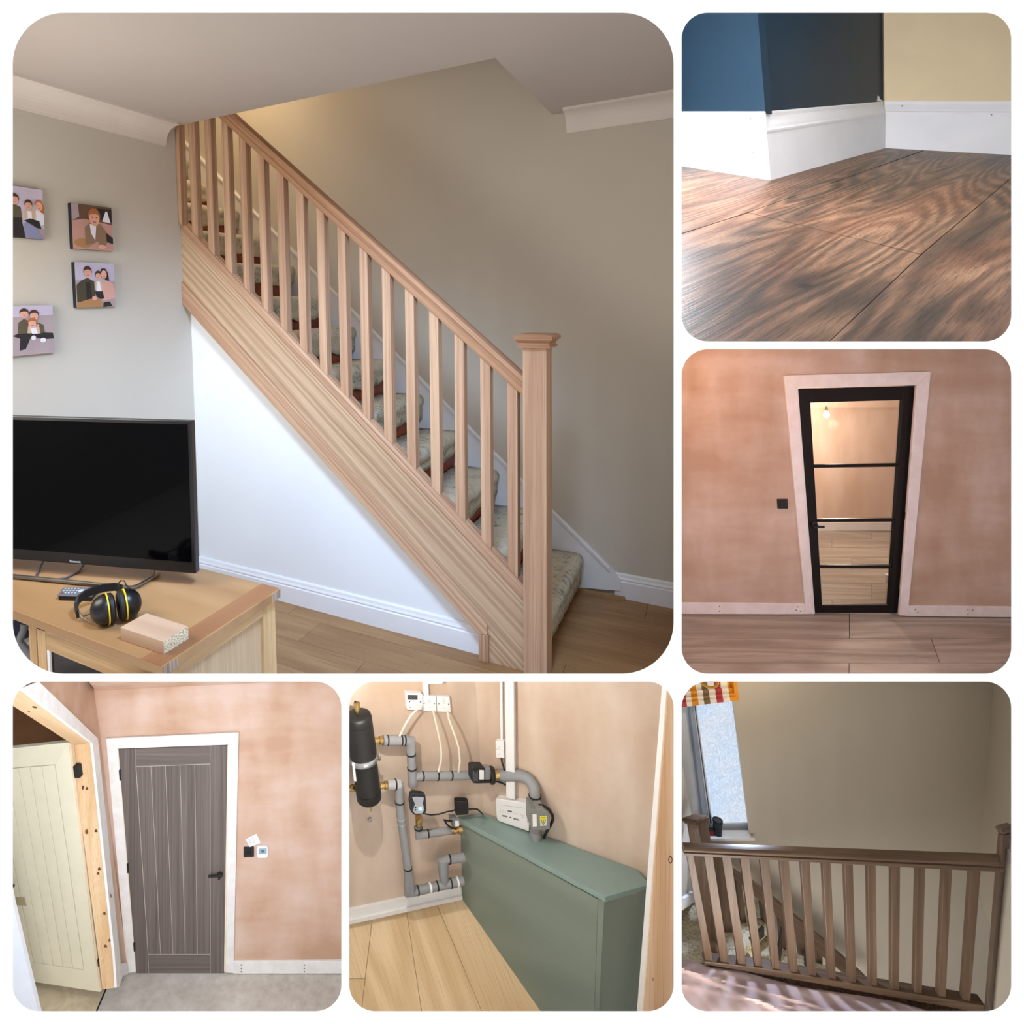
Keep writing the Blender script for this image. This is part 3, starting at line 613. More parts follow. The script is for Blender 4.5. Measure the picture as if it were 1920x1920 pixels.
m = MB(); q = fl.off(-.014); m.prism([q.hit(*p) for p in [(1250, 250), (1960, 250), (1960, 660), (1250, 660)]], -fl.n*.02); fo = struct('floor', m, paint('underlay', (40, 34, 30), .9))
kn = [(gcp(fl.hit(1509, 536)), .016), (gcp(fl.hit(1480, 380)), .012)]
MR = [rustic('dark_laminate'), rustic('dark_laminate_knotty', kn)]
def inset(pts, k):
    cx = sum(p[0] for p in pts)/len(pts); cy = sum(p[1] for p in pts)/len(pts); out = []
    for x, y in pts:
        d = math.hypot(x-cx, y-cy); out.append((x-(x-cx)/d*k, y-(y-cy)/d*k))
    return out
for pts, mt in (([(1262, 443), (1403, 398), (1731, 282), (1746, 268), (1700, 262), (1350, 323), (1262, 345)], 0), ([(1262, 345), (1358, 322), (1358, 290), (1262, 296)], 0), ([(1403, 398), (1727, 477), (1930, 305), (1930, 266), (1746, 268), (1731, 282)], 0),
                ([(1262, 443), (1403, 398), (1727, 477), (1543, 652), (1262, 654)], 1), ([(1543, 652), (1727, 477), (1930, 305), (1950, 652)], 0)):
    m = MB(); m.prism([fl.hit(*p) for p in inset(pts, .9)], -fl.n*.013); obj('plank', m, MR[mt], fo, grain=g, bev=.0012)
M_blue = paint('dark_blue_paint', (34, 53, 68), .4, .02, spec=.1)
M_cream2 = paint('corner_cream_paint', (226, 206, 168), .7, .01)
ext = lambda a, b, t: (a[0]+(b[0]-a[0])*t, a[1]+(b[1]-a[1])*t)
wl, wm, wr = pL.off(-.014), pM.off(-.014), pR.off(-.014)
m = MB(); m.prism([wl.hit(*p) for p in [(1255, -90), (1412, -90), (1420.5, 24), (1435, 211), (1255, 211)]], -pL.n*.05); struct('wall_left', m, M_blue)
m = MB(); m.prism([wm.hit(*p) for p in [(1412, -90), (1657, -90), (1658.5, 195), (1435, 213.5), (1420.5, 24)]], -pM.n*.03); struct('wall_middle', m, M_blue)
m = MB(); m.prism([wr.hit(*p) for p in [(1657, -90), (2200, -90), (2200, 225), (1658.5, 215)]], -pR.n*.05); struct('wall_right', m, M_cream2)
def board(name, pl, T, M, B, **k):   # moulded skirting between two end sections given in pixels
    sec = []
    for e in (0, 1):
        t, mm, b = T[e], M[e], B[e]; s = []
        for f, off in ((0, 0), (.94, 0)): s.append(pl.off(off).hit(*ext(b, mm, f)))
        for f, off in ((-.05, .0025), (.05, .003), (.12, -.003), (.3, -.005), (.5, -.009), (.72, -.0125), (.9, -.012), (1, -.0135)): s.append(pl.off(off).hit(*ext(mm, t, f)))
        s += [pl.off(-.03).hit(*t), pl.off(-.03).hit(*b)]; sec.append(s)
    n = len(sec[0]); m = MB(); m.mesh(sec[0]+sec[1], [list(range(n)), list(range(n, 2*n))]+[[i, (i+1) % n, n+(i+1) % n, n+i] for i in range(n)])
    return struct(name, m, M_white, **k)
bl = board('baseboard_left', pL, ((1262, 209), (1435, 209)), ((1262, 234), (1436.7, 241)), ((1262, 309), (1445, 338)))
bm_ = board('baseboard_middle', pM, ((1435, 209), (1658.5, 190)), ((1437, 246), (1660.3, 212.5)), ((1445, 338), (1660, 277.5)))
br_ = board('baseboard_right', pR, ((1658.5, 189), (2150, 190.5)), ((1660.3, 211), (2150, 213)), ((1660, 277.5), (2150, 305)))
for pl, par, spots in ((pL, bl, [(1407, 222), (1411, 285)]), (pR, br_, [(1691.5, 198.5), (1859, 215)])):
    for x, y in spots:
        m = MB(); c = pl.off(.0005).hit(x, y); m.lathe(c, pl.n, [(0, .0035), (.001, .003)], 10); obj('nail_head', m, M_grey, par)
m = MB(); m.slab(wm, [(1645, 190), (1646, 179), (1648.5, 181), (1650, 186), (1654, 188), (1656, 190)], .001); obj('bare_patch', m, M_white, bpy.data.objects['wall_middle.001'] if 'wall_middle.001' in bpy.data.objects else None, label='chipped white patch')
# ================================================================== plastered room with the black glazed door
clip_px(left=1274, top=650.5, bottom=1267)
M_pl3 = plaster('plaster_room', (182, 157, 134), (195, 174, 153), (208, 192, 176), 1.2)
M_trim3 = N('primed_wood'); cc = M_trim3.ramp(M_trim3.noise(M_trim3.coord((1, 1, 1), 3), 9, 4, .6), [(.3, (228, 223, 214)), (.5, (234, 230, 224)), (.7, (240, 238, 234))]); M_trim3 = M_trim3.set(cc, .6)
M_lam3 = wood('grey_oak_laminate', (180, 172, 158), (140, 130, 116), (112, 102, 92), rings=5, dist=6, streak=.5, along=.5, rnd=7)
W3 = front(5.6)
f3 = plane3(W3.hit(1278, 1151.5), W3.hit(1896, 1157.5), W3.hit(1587, 1154.5)-FWD)
m = MB(); T = .13
for pts in ([(1262, 630), (1494, 630), (1494, 727), (1526, 1150), (1526, 1158), (1262, 1158)], [(1494, 630), (1720, 630), (1720, 722), (1494, 727)], [(1720, 630), (2020, 630), (2020, 1164), (1687, 1160), (1687, 1153), (1720, 722)]): m.prism([W3.hit(*p) for p in pts], FWD*T)
struct('wall_door', m, M_pl3)
m = MB(); q = f3.off(-.015); m.prism([q.hit(*p) for p in [(1262, 1280), (2000, 1280), (2000, 985), (1262, 985)]], -f3.n*.03); f3o = struct('floor', m, paint('underlay_grey', (60, 54, 48), .9))
ybot = lambda x: 1152+(x-1278)*.0097
rows = [(1150, 1197), (1197, 1243), (1243, 1290)]
joints = [[1262, 1592.5, 2010], [1262, 1754, 2010], [1262, 1592, 2010]]
for (ya, yb), js in zip(rows, joints):
    for a, b in zip(js, js[1:]):
        sl_ = .2 if abs(a-1754) < 2 or abs(b-1754) < 2 else 0
        k = 8 if sl_ else 0
        pts = [(a-(k if a == 1754 else 0)+.5, ya+.4), (b-(k if b == 1754 else 0)-.5, ya+.4), (b+(k if b == 1754 else 0)-.5, yb-.4), (a+(k if a == 1754 else 0)+.5, yb-.4)]
        m = MB(); m.prism([f3.hit(*p) for p in pts], -f3.n*.014); obj('plank', m, M_lam3, f3o, grain=RIGHT, bev=.001)
rb = [1150, 1124, 1094, 1068, 1046, 1026, 1010, 995]
for i, (yb, ya) in enumerate(zip(rb, rb[1:])):
    for a, b in ((1450, 1560+37*(i*7 % 5)), (1560+37*(i*7 % 5), 1800)):
        m = MB(); m.prism([f3.hit(*p) for p in [(a+.3, ya+.2), (b-.3, ya+.2), (b-.3, yb-.2), (a+.3, yb-.2)]], -f3.n*.014); obj('plank', m, M_lam3, f3o, grain=RIGHT)
dB3 = (f3.hit(1610, 995)-CAM).dot(FWD); B3 = front(dB3)
M_pl3b = plaster('plaster_beyond', (212, 184, 162), (224, 198, 178), (232, 210, 192), 1.2, bands='v')
m = MB(); m.prism([B3.hit(*p) for p in [(1276, 700), (1900, 700), (1900, 1000), (1276, 1000)]], FWD*.05); struct('wall_beyond', m, M_pl3b)
m = MB(); m.slab(B3, [(1276, 980), (1900, 980.5), (1900, 995), (1276, 995)], .018); struct('baseboard_beyond', m, M_white)
m = MB(); m.slab(B3, [(1276, 735), (1900, 735), (1900, 762), (1276, 765)], .06); struct('trim_4', m, plaster('plaster_ceiling_edge', (214, 184, 160), (224, 196, 174), (232, 206, 186)))
for nm, pts in (('baseboard_beyond_left', [(1534, 1078), (1539.5, 1080), (1542, 1098), (1536, 1100)]), ('baseboard_beyond_right', [(1667, 1080), (1675, 1078), (1674, 1100), (1668.5, 1097)])):
    d = front(6.15); m = MB(); m.slab(d, pts, .05); struct(nm, m, M_white)
# linings, architraves, skirtings
JW = RIGHT
m = MB(); m.prism([W3.hit(*p) for p in [(1491, 724), (1496, 724), (1528, 1151), (1523, 1151)]], FWD*T); struct('trim_5', m, M_trim3)
m = MB(); m.prism([W3.hit(*p) for p in [(1719, 719), (1724, 719), (1691, 1154), (1686.5, 1153)]], FWD*T); struct('trim_6', m, M_trim3)
m = MB(); m.prism([W3.hit(*p) for p in [(1494, 723), (1720, 718.5), (1720, 722), (1494, 727)]], FWD*T); struct('trim_7', m, M_trim3)
arc = thing('architrave', 'white primed architrave around the black glazed door', 'door frame', W3.hit(1600, 1154))
for pts, gr in (([(1470, 704), (1494.5, 727.5), (1526, 1150.5), (1511.5, 1151.7)], UP), ([(1470, 704), (1745.5, 696.7), (1719.5, 722), (1494.5, 727.5)], RIGHT), ([(1745.5, 696.7), (1702.3, 1155), (1687, 1153.5), (1719.5, 722)], UP)):
    m = MB(); m.slab(W3, pts, .02); obj('architrave_board', m, M_trim3, arc, grain=gr, bev=.003)
kn3 = []
for nm, pts, spots in (('baseboard_left', [(1262, 1130), (1506, 1132), (1511, 1134), (1511.5, 1151.7), (1262, 1151.5)], [(1349, 1137), (1349, 1146), (1496, 1138), (1501, 1146), (1493, 1144)]), ('baseboard_right', [(1702.5, 1136), (2010, 1139), (2010, 1158.6), (1703, 1155.3)], [(1716, 1143), (1721, 1148), (1815, 1143), (1824, 1144), (1815, 1152)])):
    m = MB(); m.slab(W3, pts, .018); sb = struct(nm, m, M_trim3, bev=.003)
    for x, y in spots:
        m = MB(); m.lathe(W3.off(.0183).hit(x, y), -FWD, [(0, .006), (.001, .005)], 8); obj('screw_head', m, M_grey, sb)
# the door
D3 = front(5.66)
M_bd = paint('black_door_paint', (16, 15, 16), .4, .05, spec=.3)
door = thing('door_1', 'black framed glass door with four panes and a black lever handle', 'door', D3.hit(1606, 1149.5), kind='structure')
SL, SR = [(1495.5, 729.3), (1518, 728.7), (1542.5, 1149.6), (1526, 1149.7)], [(1695.5, 724.6), (1718.3, 724), (1685.5, 1149.3), (1668, 1149.4)]
for pts in (SL, SR): m = MB(); m.slab(D3, pts, .04); obj('stile', m, M_bd, door, bev=.002)
for pts in ([(1518, 728.6), (1695.5, 724.6), (1694.5, 750), (1518.5, 755)], [(1541.7, 1135.7), (1669, 1135), (1668, 1149.3), (1543, 1149.6)]): m = MB(); m.slab(D3, pts, .038); obj('rail', m, M_bd, door, bev=.002)
bars = [[(1524.5, 871.5), (1687.5, 869), (1687, 875), (1525, 877.3)], [(1531.5, 973.3), (1680.5, 972.3), (1680, 978), (1532, 979.2)], [(1537, 1060), (1675, 1060.3), (1674.5, 1066), (1537.5, 1065.6)]]
for pts in bars: m = MB(); m.slab(D3, pts, .034); obj('glazing_bar', m, M_bd, door, bev=.002)
M_gl3 = glass('door_glass', (252, 250, 246))
for pts in ([(1517, 754), (1695, 749), (1687.5, 870), (1524, 872)], [(1525, 877), (1687.5, 874), (1680.5, 973), (1531.5, 974)], [(1532, 979), (1680.5, 977), (1675.5, 1061), (1537, 1061)], [(1537.5, 1065), (1675.5, 1065), (1669.5, 1136), (1541, 1137)]):
    m = MB(); m.slab(D3.off(.015), pts, .006); obj('glass_pane', m, M_gl3, door)
hd = D3.off(.041); m = MB(); m.lathe(hd.hit(1527, 983), -FWD, [(0, .024), (.008, .024), (.009, .022)], 16); hh = obj('door_handle', m, M_blackmat, door, smooth=True)
m = MB(); m.lathe(hd.hit(1527, 984), -FWD, [(.008, .009), (.045, .009)], 10); obj('spindle', m, M_blackmat, hh, smooth=True)
m = MB(); a, b = hd.off(.045).hit(1526, 988), hd.off(.045).hit(1545.5, 988); m.obox((a+b)/2, (b-a)/2, UP*.009, FWD*.006); obj('lever', m, M_blackmat, hh, bev=.002)
for p0, p1 in (((1715, 768), (1718.5, 792)), ((1698, 960), (1702.5, 978)), ((1687, 1105), (1690.5, 1120))):
    m = MB(); m.slab(D3, [p0, (p1[0], p0[1]), (p1[0]-.8, p1[1]), (p0[0]-.8, p1[1])], .047); obj('hinge', m, M_blackmat, door)
sw = thing('light_switch', 'square black light switch on bare plaster left of the glass door', 'switch', W3.hit(1468, 954))
m = MB(); m.slab(W3, [(1457.8, 935.8), (1477.2, 935.6), (1478, 954), (1459, 953.8)], .01); obj('switch_plate', m, M_blackmat, sw, bev=.002)
m = MB(); m.slab(W3.off(.01), [(1463, 939.5), (1472.5, 939.4), (1473, 949.6), (1463.5, 949.5)], .004); obj('rocker', m, M_black, sw, bev=.001)
# bulb added beyond the glass to stand in for a reflection in it
bp = C(1549.5, 777, 7.6); bt = C(1549.5, 640, 7.6)
bulb = thing('reflected_bulb', 'glowing stand-in for a bulb reflected in the top pane of the black door', 'reflection', bp)
m = MB(); m.lathe(bp-UP*.04, UP, [(0, .004), (.01, .022), (.03, .032), (.055, .026), (.075, .014), (.085, .013)], 16); obj('reflected_glass', m, emit('reflection_glow', (255, 216, 150), 14), bulb, smooth=True)
m = MB(); m.lathe(bp+UP*.045, UP, [(0, .016), (.04, .014), (.05, .006)], 12); obj('reflected_holder', m, M_brass, bulb, smooth=True)
m = MB(); m.tube([bp+UP*.09, C(1549.5, 700, 7.6)], .003, 6); obj('reflected_flex', m, M_white, bulb)
light('POINT', 'beyond_fill', bp-FWD*.12-UP*.1, 56, (255, 234, 220), .05)  # point light added to brighten the room beyond
# ================================================================== plastered hallway with the grey door and the open cream door
clip_px(right=644.5, top=1274)
M_pl4 = plaster('plaster_hallway', (194, 156, 128), (206, 172, 148), (216, 188, 170), 1.1)
M_pine = wood('pine', (240, 208, 166), (220, 178, 128), (196, 146, 96), rings=5, dist=4, streak=.45, along=.35)
W4 = front(5.6)
ct, cb = W4.hit(187, 1380), W4.hit(240, 1808)
LW = plane3(ct, cb, C(73, 1280, 4.48))
f4 = Plane(W4.hit(450, 1823.5), UP)
m = MB(); m.prism([W4.hit(*p) for p in [(160, 1262), (660, 1262), (660, 1830), (236, 1830), (178, 1380), (168, 1295)]], FWD*.05); struct('wall_grey_door', m, M_pl4)
m = MB(); m.prism([LW.hit(*p) for p in [(30, 1225), (166, 1262), (181, 1295), (188, 1380), (241.5, 1814), (220, 1814), (178, 1386), (68, 1279)]], -LW.n*.03); struct('wall_doorway', m, M_pl4)
cp4 = plane3(W4.hit(180, 1295), W4.hit(513, 1280), C(150, 1262, 5.0))
m = MB(); m.prism([cp4.hit(*p) for p in [(180, 1295), (655, 1273), (655, 1258), (150, 1258)]], UP*.03); struct('ceiling', m, M_pl4)
# floors
M_conc = N('concrete'); v = M_conc.coord(); cc = M_conc.ramp(M_conc.mix(.4, M_conc.noise(v, 2.2, 6, .65, .4), M_conc.noise(v, 14, 4)), [(.36, (172, 163, 150)), (.5, (192, 184, 172)), (.62, (204, 198, 187)), (.7, (218, 214, 205))]); M_conc.bump(M_conc.noise(v, 40, 3), .1, .004); M_conc = M_conc.set(cc, .8)
M_lino = N('sheet_floor'); v = M_lino.coord(); cc = M_lino.ramp(M_lino.noise(v, 8, 4, .6, .6), [(.35, (190, 172, 140)), (.6, (214, 198, 166))]); M_lino = M_lino.set(cc, .5)
m = MB(); m.prism([f4.hit(*p) for p in [(176, 1910), (181, 1896), (199.5, 1853), (222, 1846), (238, 1822), (660, 1822), (660, 2200), (150, 2200)]], -UP*.04); struct('floor_concrete', m, M_conc)
m = MB(); m.prism([f4.hit(*p) for p in [(-260, 1790), (199, 1812), (198.5, 1853), (180, 1896), (120, 2100), (-260, 2100)]], -UP*.04); struct('floor_sheet', m, M_lino)
m = MB(); m.prism([f4.off(.004).hit(*p) for p in [(198.3, 1852.5), (200.5, 1853), (182, 1896.5), (178, 1906), (176, 1905.5), (179.6, 1896)]], -UP*.01); struct('trim_8', m, M_black)
W4b = front(6.7)
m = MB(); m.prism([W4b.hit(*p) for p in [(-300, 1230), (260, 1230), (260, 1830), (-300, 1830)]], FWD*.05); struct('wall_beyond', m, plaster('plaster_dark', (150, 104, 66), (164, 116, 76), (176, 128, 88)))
# left doorway
arl = thing('architrave', 'white architrave around the pine lined doorway on the left', 'door frame', LW.hit(222, 1850))
for pts in ([(40, 1291), (73, 1277.5), (183.5, 1384), (173.5, 1393.5)], [(183.5, 1384), (206, 1598), (226.5, 1804), (223, 1851), (219, 1851), (216, 1801), (195, 1598), (173.5, 1393.5)]):
    m = MB(); m.slab(LW, pts, .02); obj('architrave_board', m, M_trim3, arl, bev=.002)
m = MB(); m.slab(LW, [(226, 1807), (237, 1804.5), (240.5, 1826), (231, 1830), (223, 1851), (222, 1851)], .015); struct('baseboard_left', m, M_trim3)
jp0, jp1 = LW.hit(173.5, 1393.5), LW.hit(220, 1851)
JP = plane3(jp0, jp1, jp0-RIGHT); SP = plane3(LW.hit(40, 1291), jp0, JP.hit(143, 1396))
lin_ = thing('door_lining', 'bare knotty pine door lining inside the left doorway', 'door frame', JP.hit(207, 1852))
knotsJ = [(156, 1477), (163, 1479.5), (162.5, 1560), (180, 1559), (186, 1630), (184, 1639), (196, 1714), (206, 1764), (198, 1775), (207, 1680)]
m = MB(); m.slab(JP, [(147, 1396), (174, 1393.2), (221, 1851.5), (199.5, 1854)], .03, -.03); jb = obj('jamb', m, M_pine, lin_, grain=UP)
m = MB(); m.slab(JP, [(134, 1393), (148, 1396), (200, 1854), (192.5, 1854.5)], .03, -.042); obj('door_stop', m, M_pine, lin_, grain=UP)
m = MB(); m.slab(SP, [(-30, 1262), (-10, 1250), (40, 1291), (174, 1393.2), (143, 1396.5), (134, 1394), (14, 1317), (-40, 1284)], .03, -.03); hj = obj('head_jamb', m, M_pine, lin_, grain=jp0-LW.hit(40, 1291))
M_knot = paint('pine_knot', (104, 60, 34), .6, .2)
for x, y in knotsJ:
    m = MB(); c = JP.off(.0004).hit(x, y); m.mesh([c+RIGHT*.013*random.uniform(.7, 1.2)*math.cos(a)+UP*.018*math.sin(a) for a in [i*math.pi/5 for i in range(10)]], [list(range(10))]); obj('knot', m, M_knot, jb)
for x, y in [(65, 1326), (54, 1334)]:
    c = SP.off(.0004).hit(x, y); u_ = (jp0-LW.hit(40, 1291)).normalized(); w_ = SP.n.cross(u_); m = MB(); m.mesh([c+u_*.03*(.5 if x < 60 else 1)*math.cos(a)+w_*.016*(.5 if x < 60 else 1)*math.sin(a) for a in [i*math.pi/5 for i in range(10)]], [list(range(10))]); obj('knot', m, M_knot, hj)
# cream door standing ajar
M_cdoor = paint('cream_door', (234, 226, 198), .45, .012)
CD = plane3(C(127, 1392, 5.40), C(187, 1860, 5.40), C(24, 1404, 5.50)); n4 = CD.n
cdo = thing('door_2', 'cream boarded door standing open in the pine lined doorway', 'door', CD.hit(110, 1850), kind='structure')
TX, BX = [102.5, 78, 56, 34, 12, -10], [156.7, 136.4, 117.7, 99.7, 81, 63]
ty = lambda x: 1434+(102.5-x)*.085; by_ = lambda x: 1818.5-(156.7-x)*.145
m = MB(); m.slab(CD, [(127, 1392), (187, 1860), (157.6, 1819), (103.3, 1433.5)], .04); obj('stile', m, M_cdoor, cdo, bev=.0015)
m = MB(); m.slab(CD, [(127, 1392), (103.3, 1433.3), (-11, 1443), (-60, 1412)], .04); obj('rail', m, M_cdoor, cdo, bev=.0015)
m = MB(); m.slab(CD, [(187, 1860), (157.6, 1819.5), (62, 1805.5), (20, 1834.5)], .04); obj('rail', m, M_cdoor, cdo, bev=.0015)
m = MB(); m.slab(CD, [(-60, 1412), (-11, 1443), (62, 1805.5), (20, 1834.5)], .04); obj('stile', m, M_cdoor, cdo, bev=.0015)
m = MB(); m.slab(CD, [(115, 1420), (165, 1835), (50, 1820), (-20, 1430)], .028); obj('backing', m, M_cdoor, cdo)
for i in range(5):
    a0_, a1_, b0_, b1_ = TX[i]-.5, TX[i+1]+.5, BX[i]-.5, BX[i+1]+.5
    m = MB(); m.slab(CD, [(a0_, ty(a0_)+.6), (a1_, ty(a1_)+.6), (b1_, by_(b1_)-.6), (b0_, by_(b0_)-.6)], .038); obj('plank', m, M_cdoor, cdo, bev=.0015)
fr4 = CD.off(.04); e0_, e1_ = fr4.hit(127, 1392), fr4.hit(187, 1860)
m = MB(); m.slab(CD.off(-.002), [(127.2, 1392), (133, 1394), (190.5, 1857), (187.3, 1860)], .036); obj('door_edge', m, paint('cream_edge', (232, 206, 172), .5), cdo)
for pts in ([(136.5, 1437.5), (147, 1438.5), (150, 1459), (139.5, 1459)], [(182, 1800), (189.5, 1796), (192, 1810), (183.5, 1813.5)]): m = MB(); m.slab(CD, pts, .043); obj('hinge', m, M_blackmat, cdo, bev=.001)
M_tape = paint('brown_tape', (176, 164, 126), .4, .05); m = MB(); m.slab(fr4, [(18, 1681), (46, 1683.5), (49.7, 1698.5), (22, 1697)], .0012); obj('tape', m, M_tape, cdo, label='brown tape patch')
a, b = fr4.off(.045).hit(-8, 1661), fr4.off(.045).hit(27, 1661); m = MB(); m.obox((a+b)/2, (b-a)/2, UP*.008, n4*.006); obj('door_handle', m, M_blackmat, cdo)
pst = front(4.9); m = MB(); m.slab(pst, [(-60, 1480), (6, 1606), (24.5, 1698), (71.5, 1897), (76, 1915), (-60, 1915)], .04); struct('trim_9', m, paint('cool_white', (226, 230, 236), .5, .01))
# grey door on the back wall
M_gdoor = wood('grey_wood_door', (128, 116, 108), (86, 77, 72), (74, 66, 62), rings=26, dist=3, streak=.7, along=.2, fine=90, rnd=6)
M_groove = paint('pale_groove', (186, 174, 160), .6)
gd = thing('door_3', 'grey wood-grain door with pale grooves and a black lever handle', 'door', W4.hit(335, 1820), kind='structure')
m = MB(); m.slab(W4, [(221.7, 1405), (426.7, 1397.5), (420, 1825), (255, 1825)], .006); obj('backing', m, M_groove, gd)
GT, GB = [255, 282.7, 310, 337.3, 365, 393.5], [277.7, 301, 324, 347.3, 370, 394]
gy = lambda x: 1438-(x-255)*.036
for pts in ([(221.7, 1405), (254.2, 1403.8), (254.2, 1438), (277, 1790), (278.5, 1825), (255.3, 1825)], [(394.3, 1398.7), (426.7, 1397.5), (420, 1825), (395, 1825), (394.8, 1790), (394.3, 1433)]): m = MB(); m.slab(W4, pts, .009); obj('stile', m, M_gdoor, gd, grain=UP, bev=.0006)
for pts in ([(255, 1403.8), (393.6, 1398.8), (393.6, 1432), (255, 1437)], [(278, 1790.5), (394, 1790.5), (394.2, 1825), (279.3, 1825)]): m = MB(); m.slab(W4, pts, .009); obj('rail', m, M_gdoor, gd, grain=RIGHT, bev=.0006)
for i in range(5):
    a0_, a1_, b0_, b1_ = GT[i]+.55, GT[i+1]-.55, GB[i]+.55, GB[i+1]-.55
    m = MB(); m.slab(W4, [(a0_, gy(a0_)+.6), (a1_, gy(a1_)+.6), (b1_, 1789), (b0_, 1789)], .009); obj('plank', m, M_gdoor, gd, grain=UP, bev=.0006)
q = W4.off(.009); m = MB(); m.lathe(q.hit(412.5, 1639.5), -FWD, [(0, .025), (.008, .025), (.009, .023)], 18); hh = obj('door_handle', m, M_blackmat, gd, smooth=True)
m = MB(); m.lathe(q.hit(412.5, 1639.5), -FWD, [(.008, .010), (.05, .010)], 10); obj('spindle', m, M_blackmat, hh, smooth=True)
a, b = q.off(.05).hit(390.5, 1643.3), q.off(.05).hit(415, 1642); m = MB(); m.obox((a+b)/2, (b-a)/2, UP*.009, FWD*.006); obj('lever', m, M_blackmat, hh, bev=.002)
for x0, y0, x1, y1 in ((222, 1444, 226.5, 1464), (237.3, 1620.5, 241, 1637.5), (249.5, 1769, 253.3, 1784)): m = MB(); m.slab(W4, [(x0, y0), (x1-1, y0), (x1, y1), (x0+1.2, y1)], .022); obj('hinge', m, M_blackmat, gd)
ar4 = thing('architrave', 'white architrave with mitred corners around the grey door', 'door frame', W4.hit(335, 1825))
for pts in ([(198.5, 1385), (220, 1404), (254, 1822.5), (238, 1825.5)], [(198.5, 1385), (447.5, 1374), (428, 1396.7), (220, 1404)], [(447.5, 1374), (437.7, 1825), (423.3, 1823.5), (428, 1396.7)]): m = MB(); m.slab(W4, pts, .022); obj('architrave_board', m, M_trim3, ar4, bev=.003)
m = MB(); m.slab(W4, [(219.8, 1404), (221.7, 1405), (255, 1821), (253.6, 1822)], .014); struct('trim_10', m, paint('lining_cream', (240, 222, 196), .5))
m = MB(); m.slab(W4, [(426.7, 1397.5), (428.2, 1396.9), (423.5, 1823), (420, 1821)], .014); struct('trim_11', m, paint('lining_cream_right', (236, 218, 192), .5))
m = MB(); m.slab(W4, [(438, 1803.5), (660, 1802.3), (660, 1825.7), (437.5, 1826)], .018); sb = struct('baseboard_right', m, M_trim3, bev=.002)
for x, y in ((452.5, 1809.5), (452.5, 1816), (452.5, 1822), (570.7, 1809.5), (570.7, 1816), (570.7, 1822)): m = MB(); m.lathe(W4.off(.0183).hit(x, y), -FWD, [(0, .007), (.001, .006)], 8); obj('screw_head', m, M_grey, sb)
sw = thing('light_switch', 'square black switch plate right of the grey door', 'switch', W4.hit(466, 1598))
m = MB(); m.slab(W4, [(456.7, 1589), (476, 1588.5), (476, 1607), (456.7, 1607.5)], .01); obj('switch_plate', m, M_blackmat, sw, bev=.002)
m = MB(); m.slab(W4.off(.01), [(462, 1593.5), (471, 1593.3), (471, 1602), (462, 1602.3)], .004); obj('rocker', m, M_black, sw, bev=.001)
th = thing('thermostat', 'white wall thermostat with a pale blue screen beside the black switch', 'thermostat', W4.hit(492, 1598))
m = MB(); m.slab(W4, [(481.5, 1589.5), (483, 1587.5), (500.5, 1587.5), (502, 1589), (502, 1606), (500, 1609), (484, 1609), (481.5, 1607)], .02); obj('casing', m, M_white, th, bev=.003)
m = MB(); m.slab(W4.off(.02), [(485, 1591), (500, 1590.7), (500, 1601), (485, 1601.3)], .0015); obj('screen', m, paint('lcd', (150, 176, 184), .3), th)
m = MB(); m.slab(W4.off(.0215), [(490, 1594), (495.5, 1594), (495.5, 1598.5), (490, 1598.5)], .0006); obj('screen_digits', m, paint('lcd_dark', (84, 104, 116), .4), th)
nt = thing('paper_note', 'small tilted white paper note above the switch and thermostat', 'note', W4.hit(475, 1588))
m = MB(); m.slab(W4.off(.004), [(460.5, 1573.5), (481, 1563.3), (488.7, 1580), (468, 1588.7)], .002); obj('sheet', m, paint('paper', (240, 238, 236), .8), nt)
m = MB()
for k in range(4):
    t = .18+.19*k; a, b = ext((460.5, 1573.5), (468, 1588.7), t), ext((481, 1563.3), (488.7, 1580), t); a, b = ext(a, b, .12), ext(a, b, .85)
    m.slab(W4.off(.006), [a, b, (b[0]+.2, b[1]+.9), (a[0]+.2, a[1]+.9)], .0003)
o = obj('print_lines', m, paint('print_grey', (186, 186, 190), .8), nt); o['kind'] = 'stuff'
# ================================================================== plant room with the sage green boxing
clip_px(left=650.5, right=1267, top=1274)
M_pl5 = plaster('plaster_plant_room', (190, 166, 146), (204, 184, 166), (216, 200, 186), 1.1, bands='v')
M_sageb = wood('sage_paint_wood', (130, 141, 131), (119, 131, 122), None, rings=5, dist=2, streak=.4, along=.8, rough=.35, spec=.5, bump=.2)
M_saget = paint('sage_paint', (132, 154, 150), .3, .02, spec=.5)
M_lam5 = wood('light_oak_laminate', (226, 202, 164), (200, 170, 128), (180, 148, 108), rings=4, dist=6, streak=.42, along=.6, rnd=7, rough=.4)
M_foam = paint('grey_pipe_foam', (142, 144, 148), .7, .04, bump=.15)
M_foamd = paint('grey_pipe_foam_light', (176, 178, 182), .7, .04)
BW = plane3(C(655, 1732, 3.44), C(892, 1680, 3.62), C(892, 1300, 3.62))
cT, cB = BW.hit(891, 1262), BW.hit(906, 1525)
zt5 = Plane(C(853, 1530, 3.6), UP)
RW = plane3(cT, cB, zt5.hit(1195, 1630))
bl5, tl5, tr5 = C(867, 1686.7, 3.6), C(861.7, 1546.7, 3.6), zt5.off(-.05).hit(1133, 1695)
BF = plane3(bl5, tl5, tr5)
f5 = plane3(BW.hit(660, 1731), bl5, BF.hit(1013, 1895))
m = MB(); m.prism([BW.hit(*p) for p in [(640, 1262), (891, 1262), (906, 1525), (906, 1690), (880, 1690), (640, 1745)]], -BW.n*.05); struct('wall_left', m, M_pl5)
m = MB(); m.prism([RW.hit(*p) for p in [(891, 1262), (1300, 1262), (1300, 1720), (1195, 1660), (906, 1545)]], -RW.n*.05); struct('wall_right', m, M_pl5)
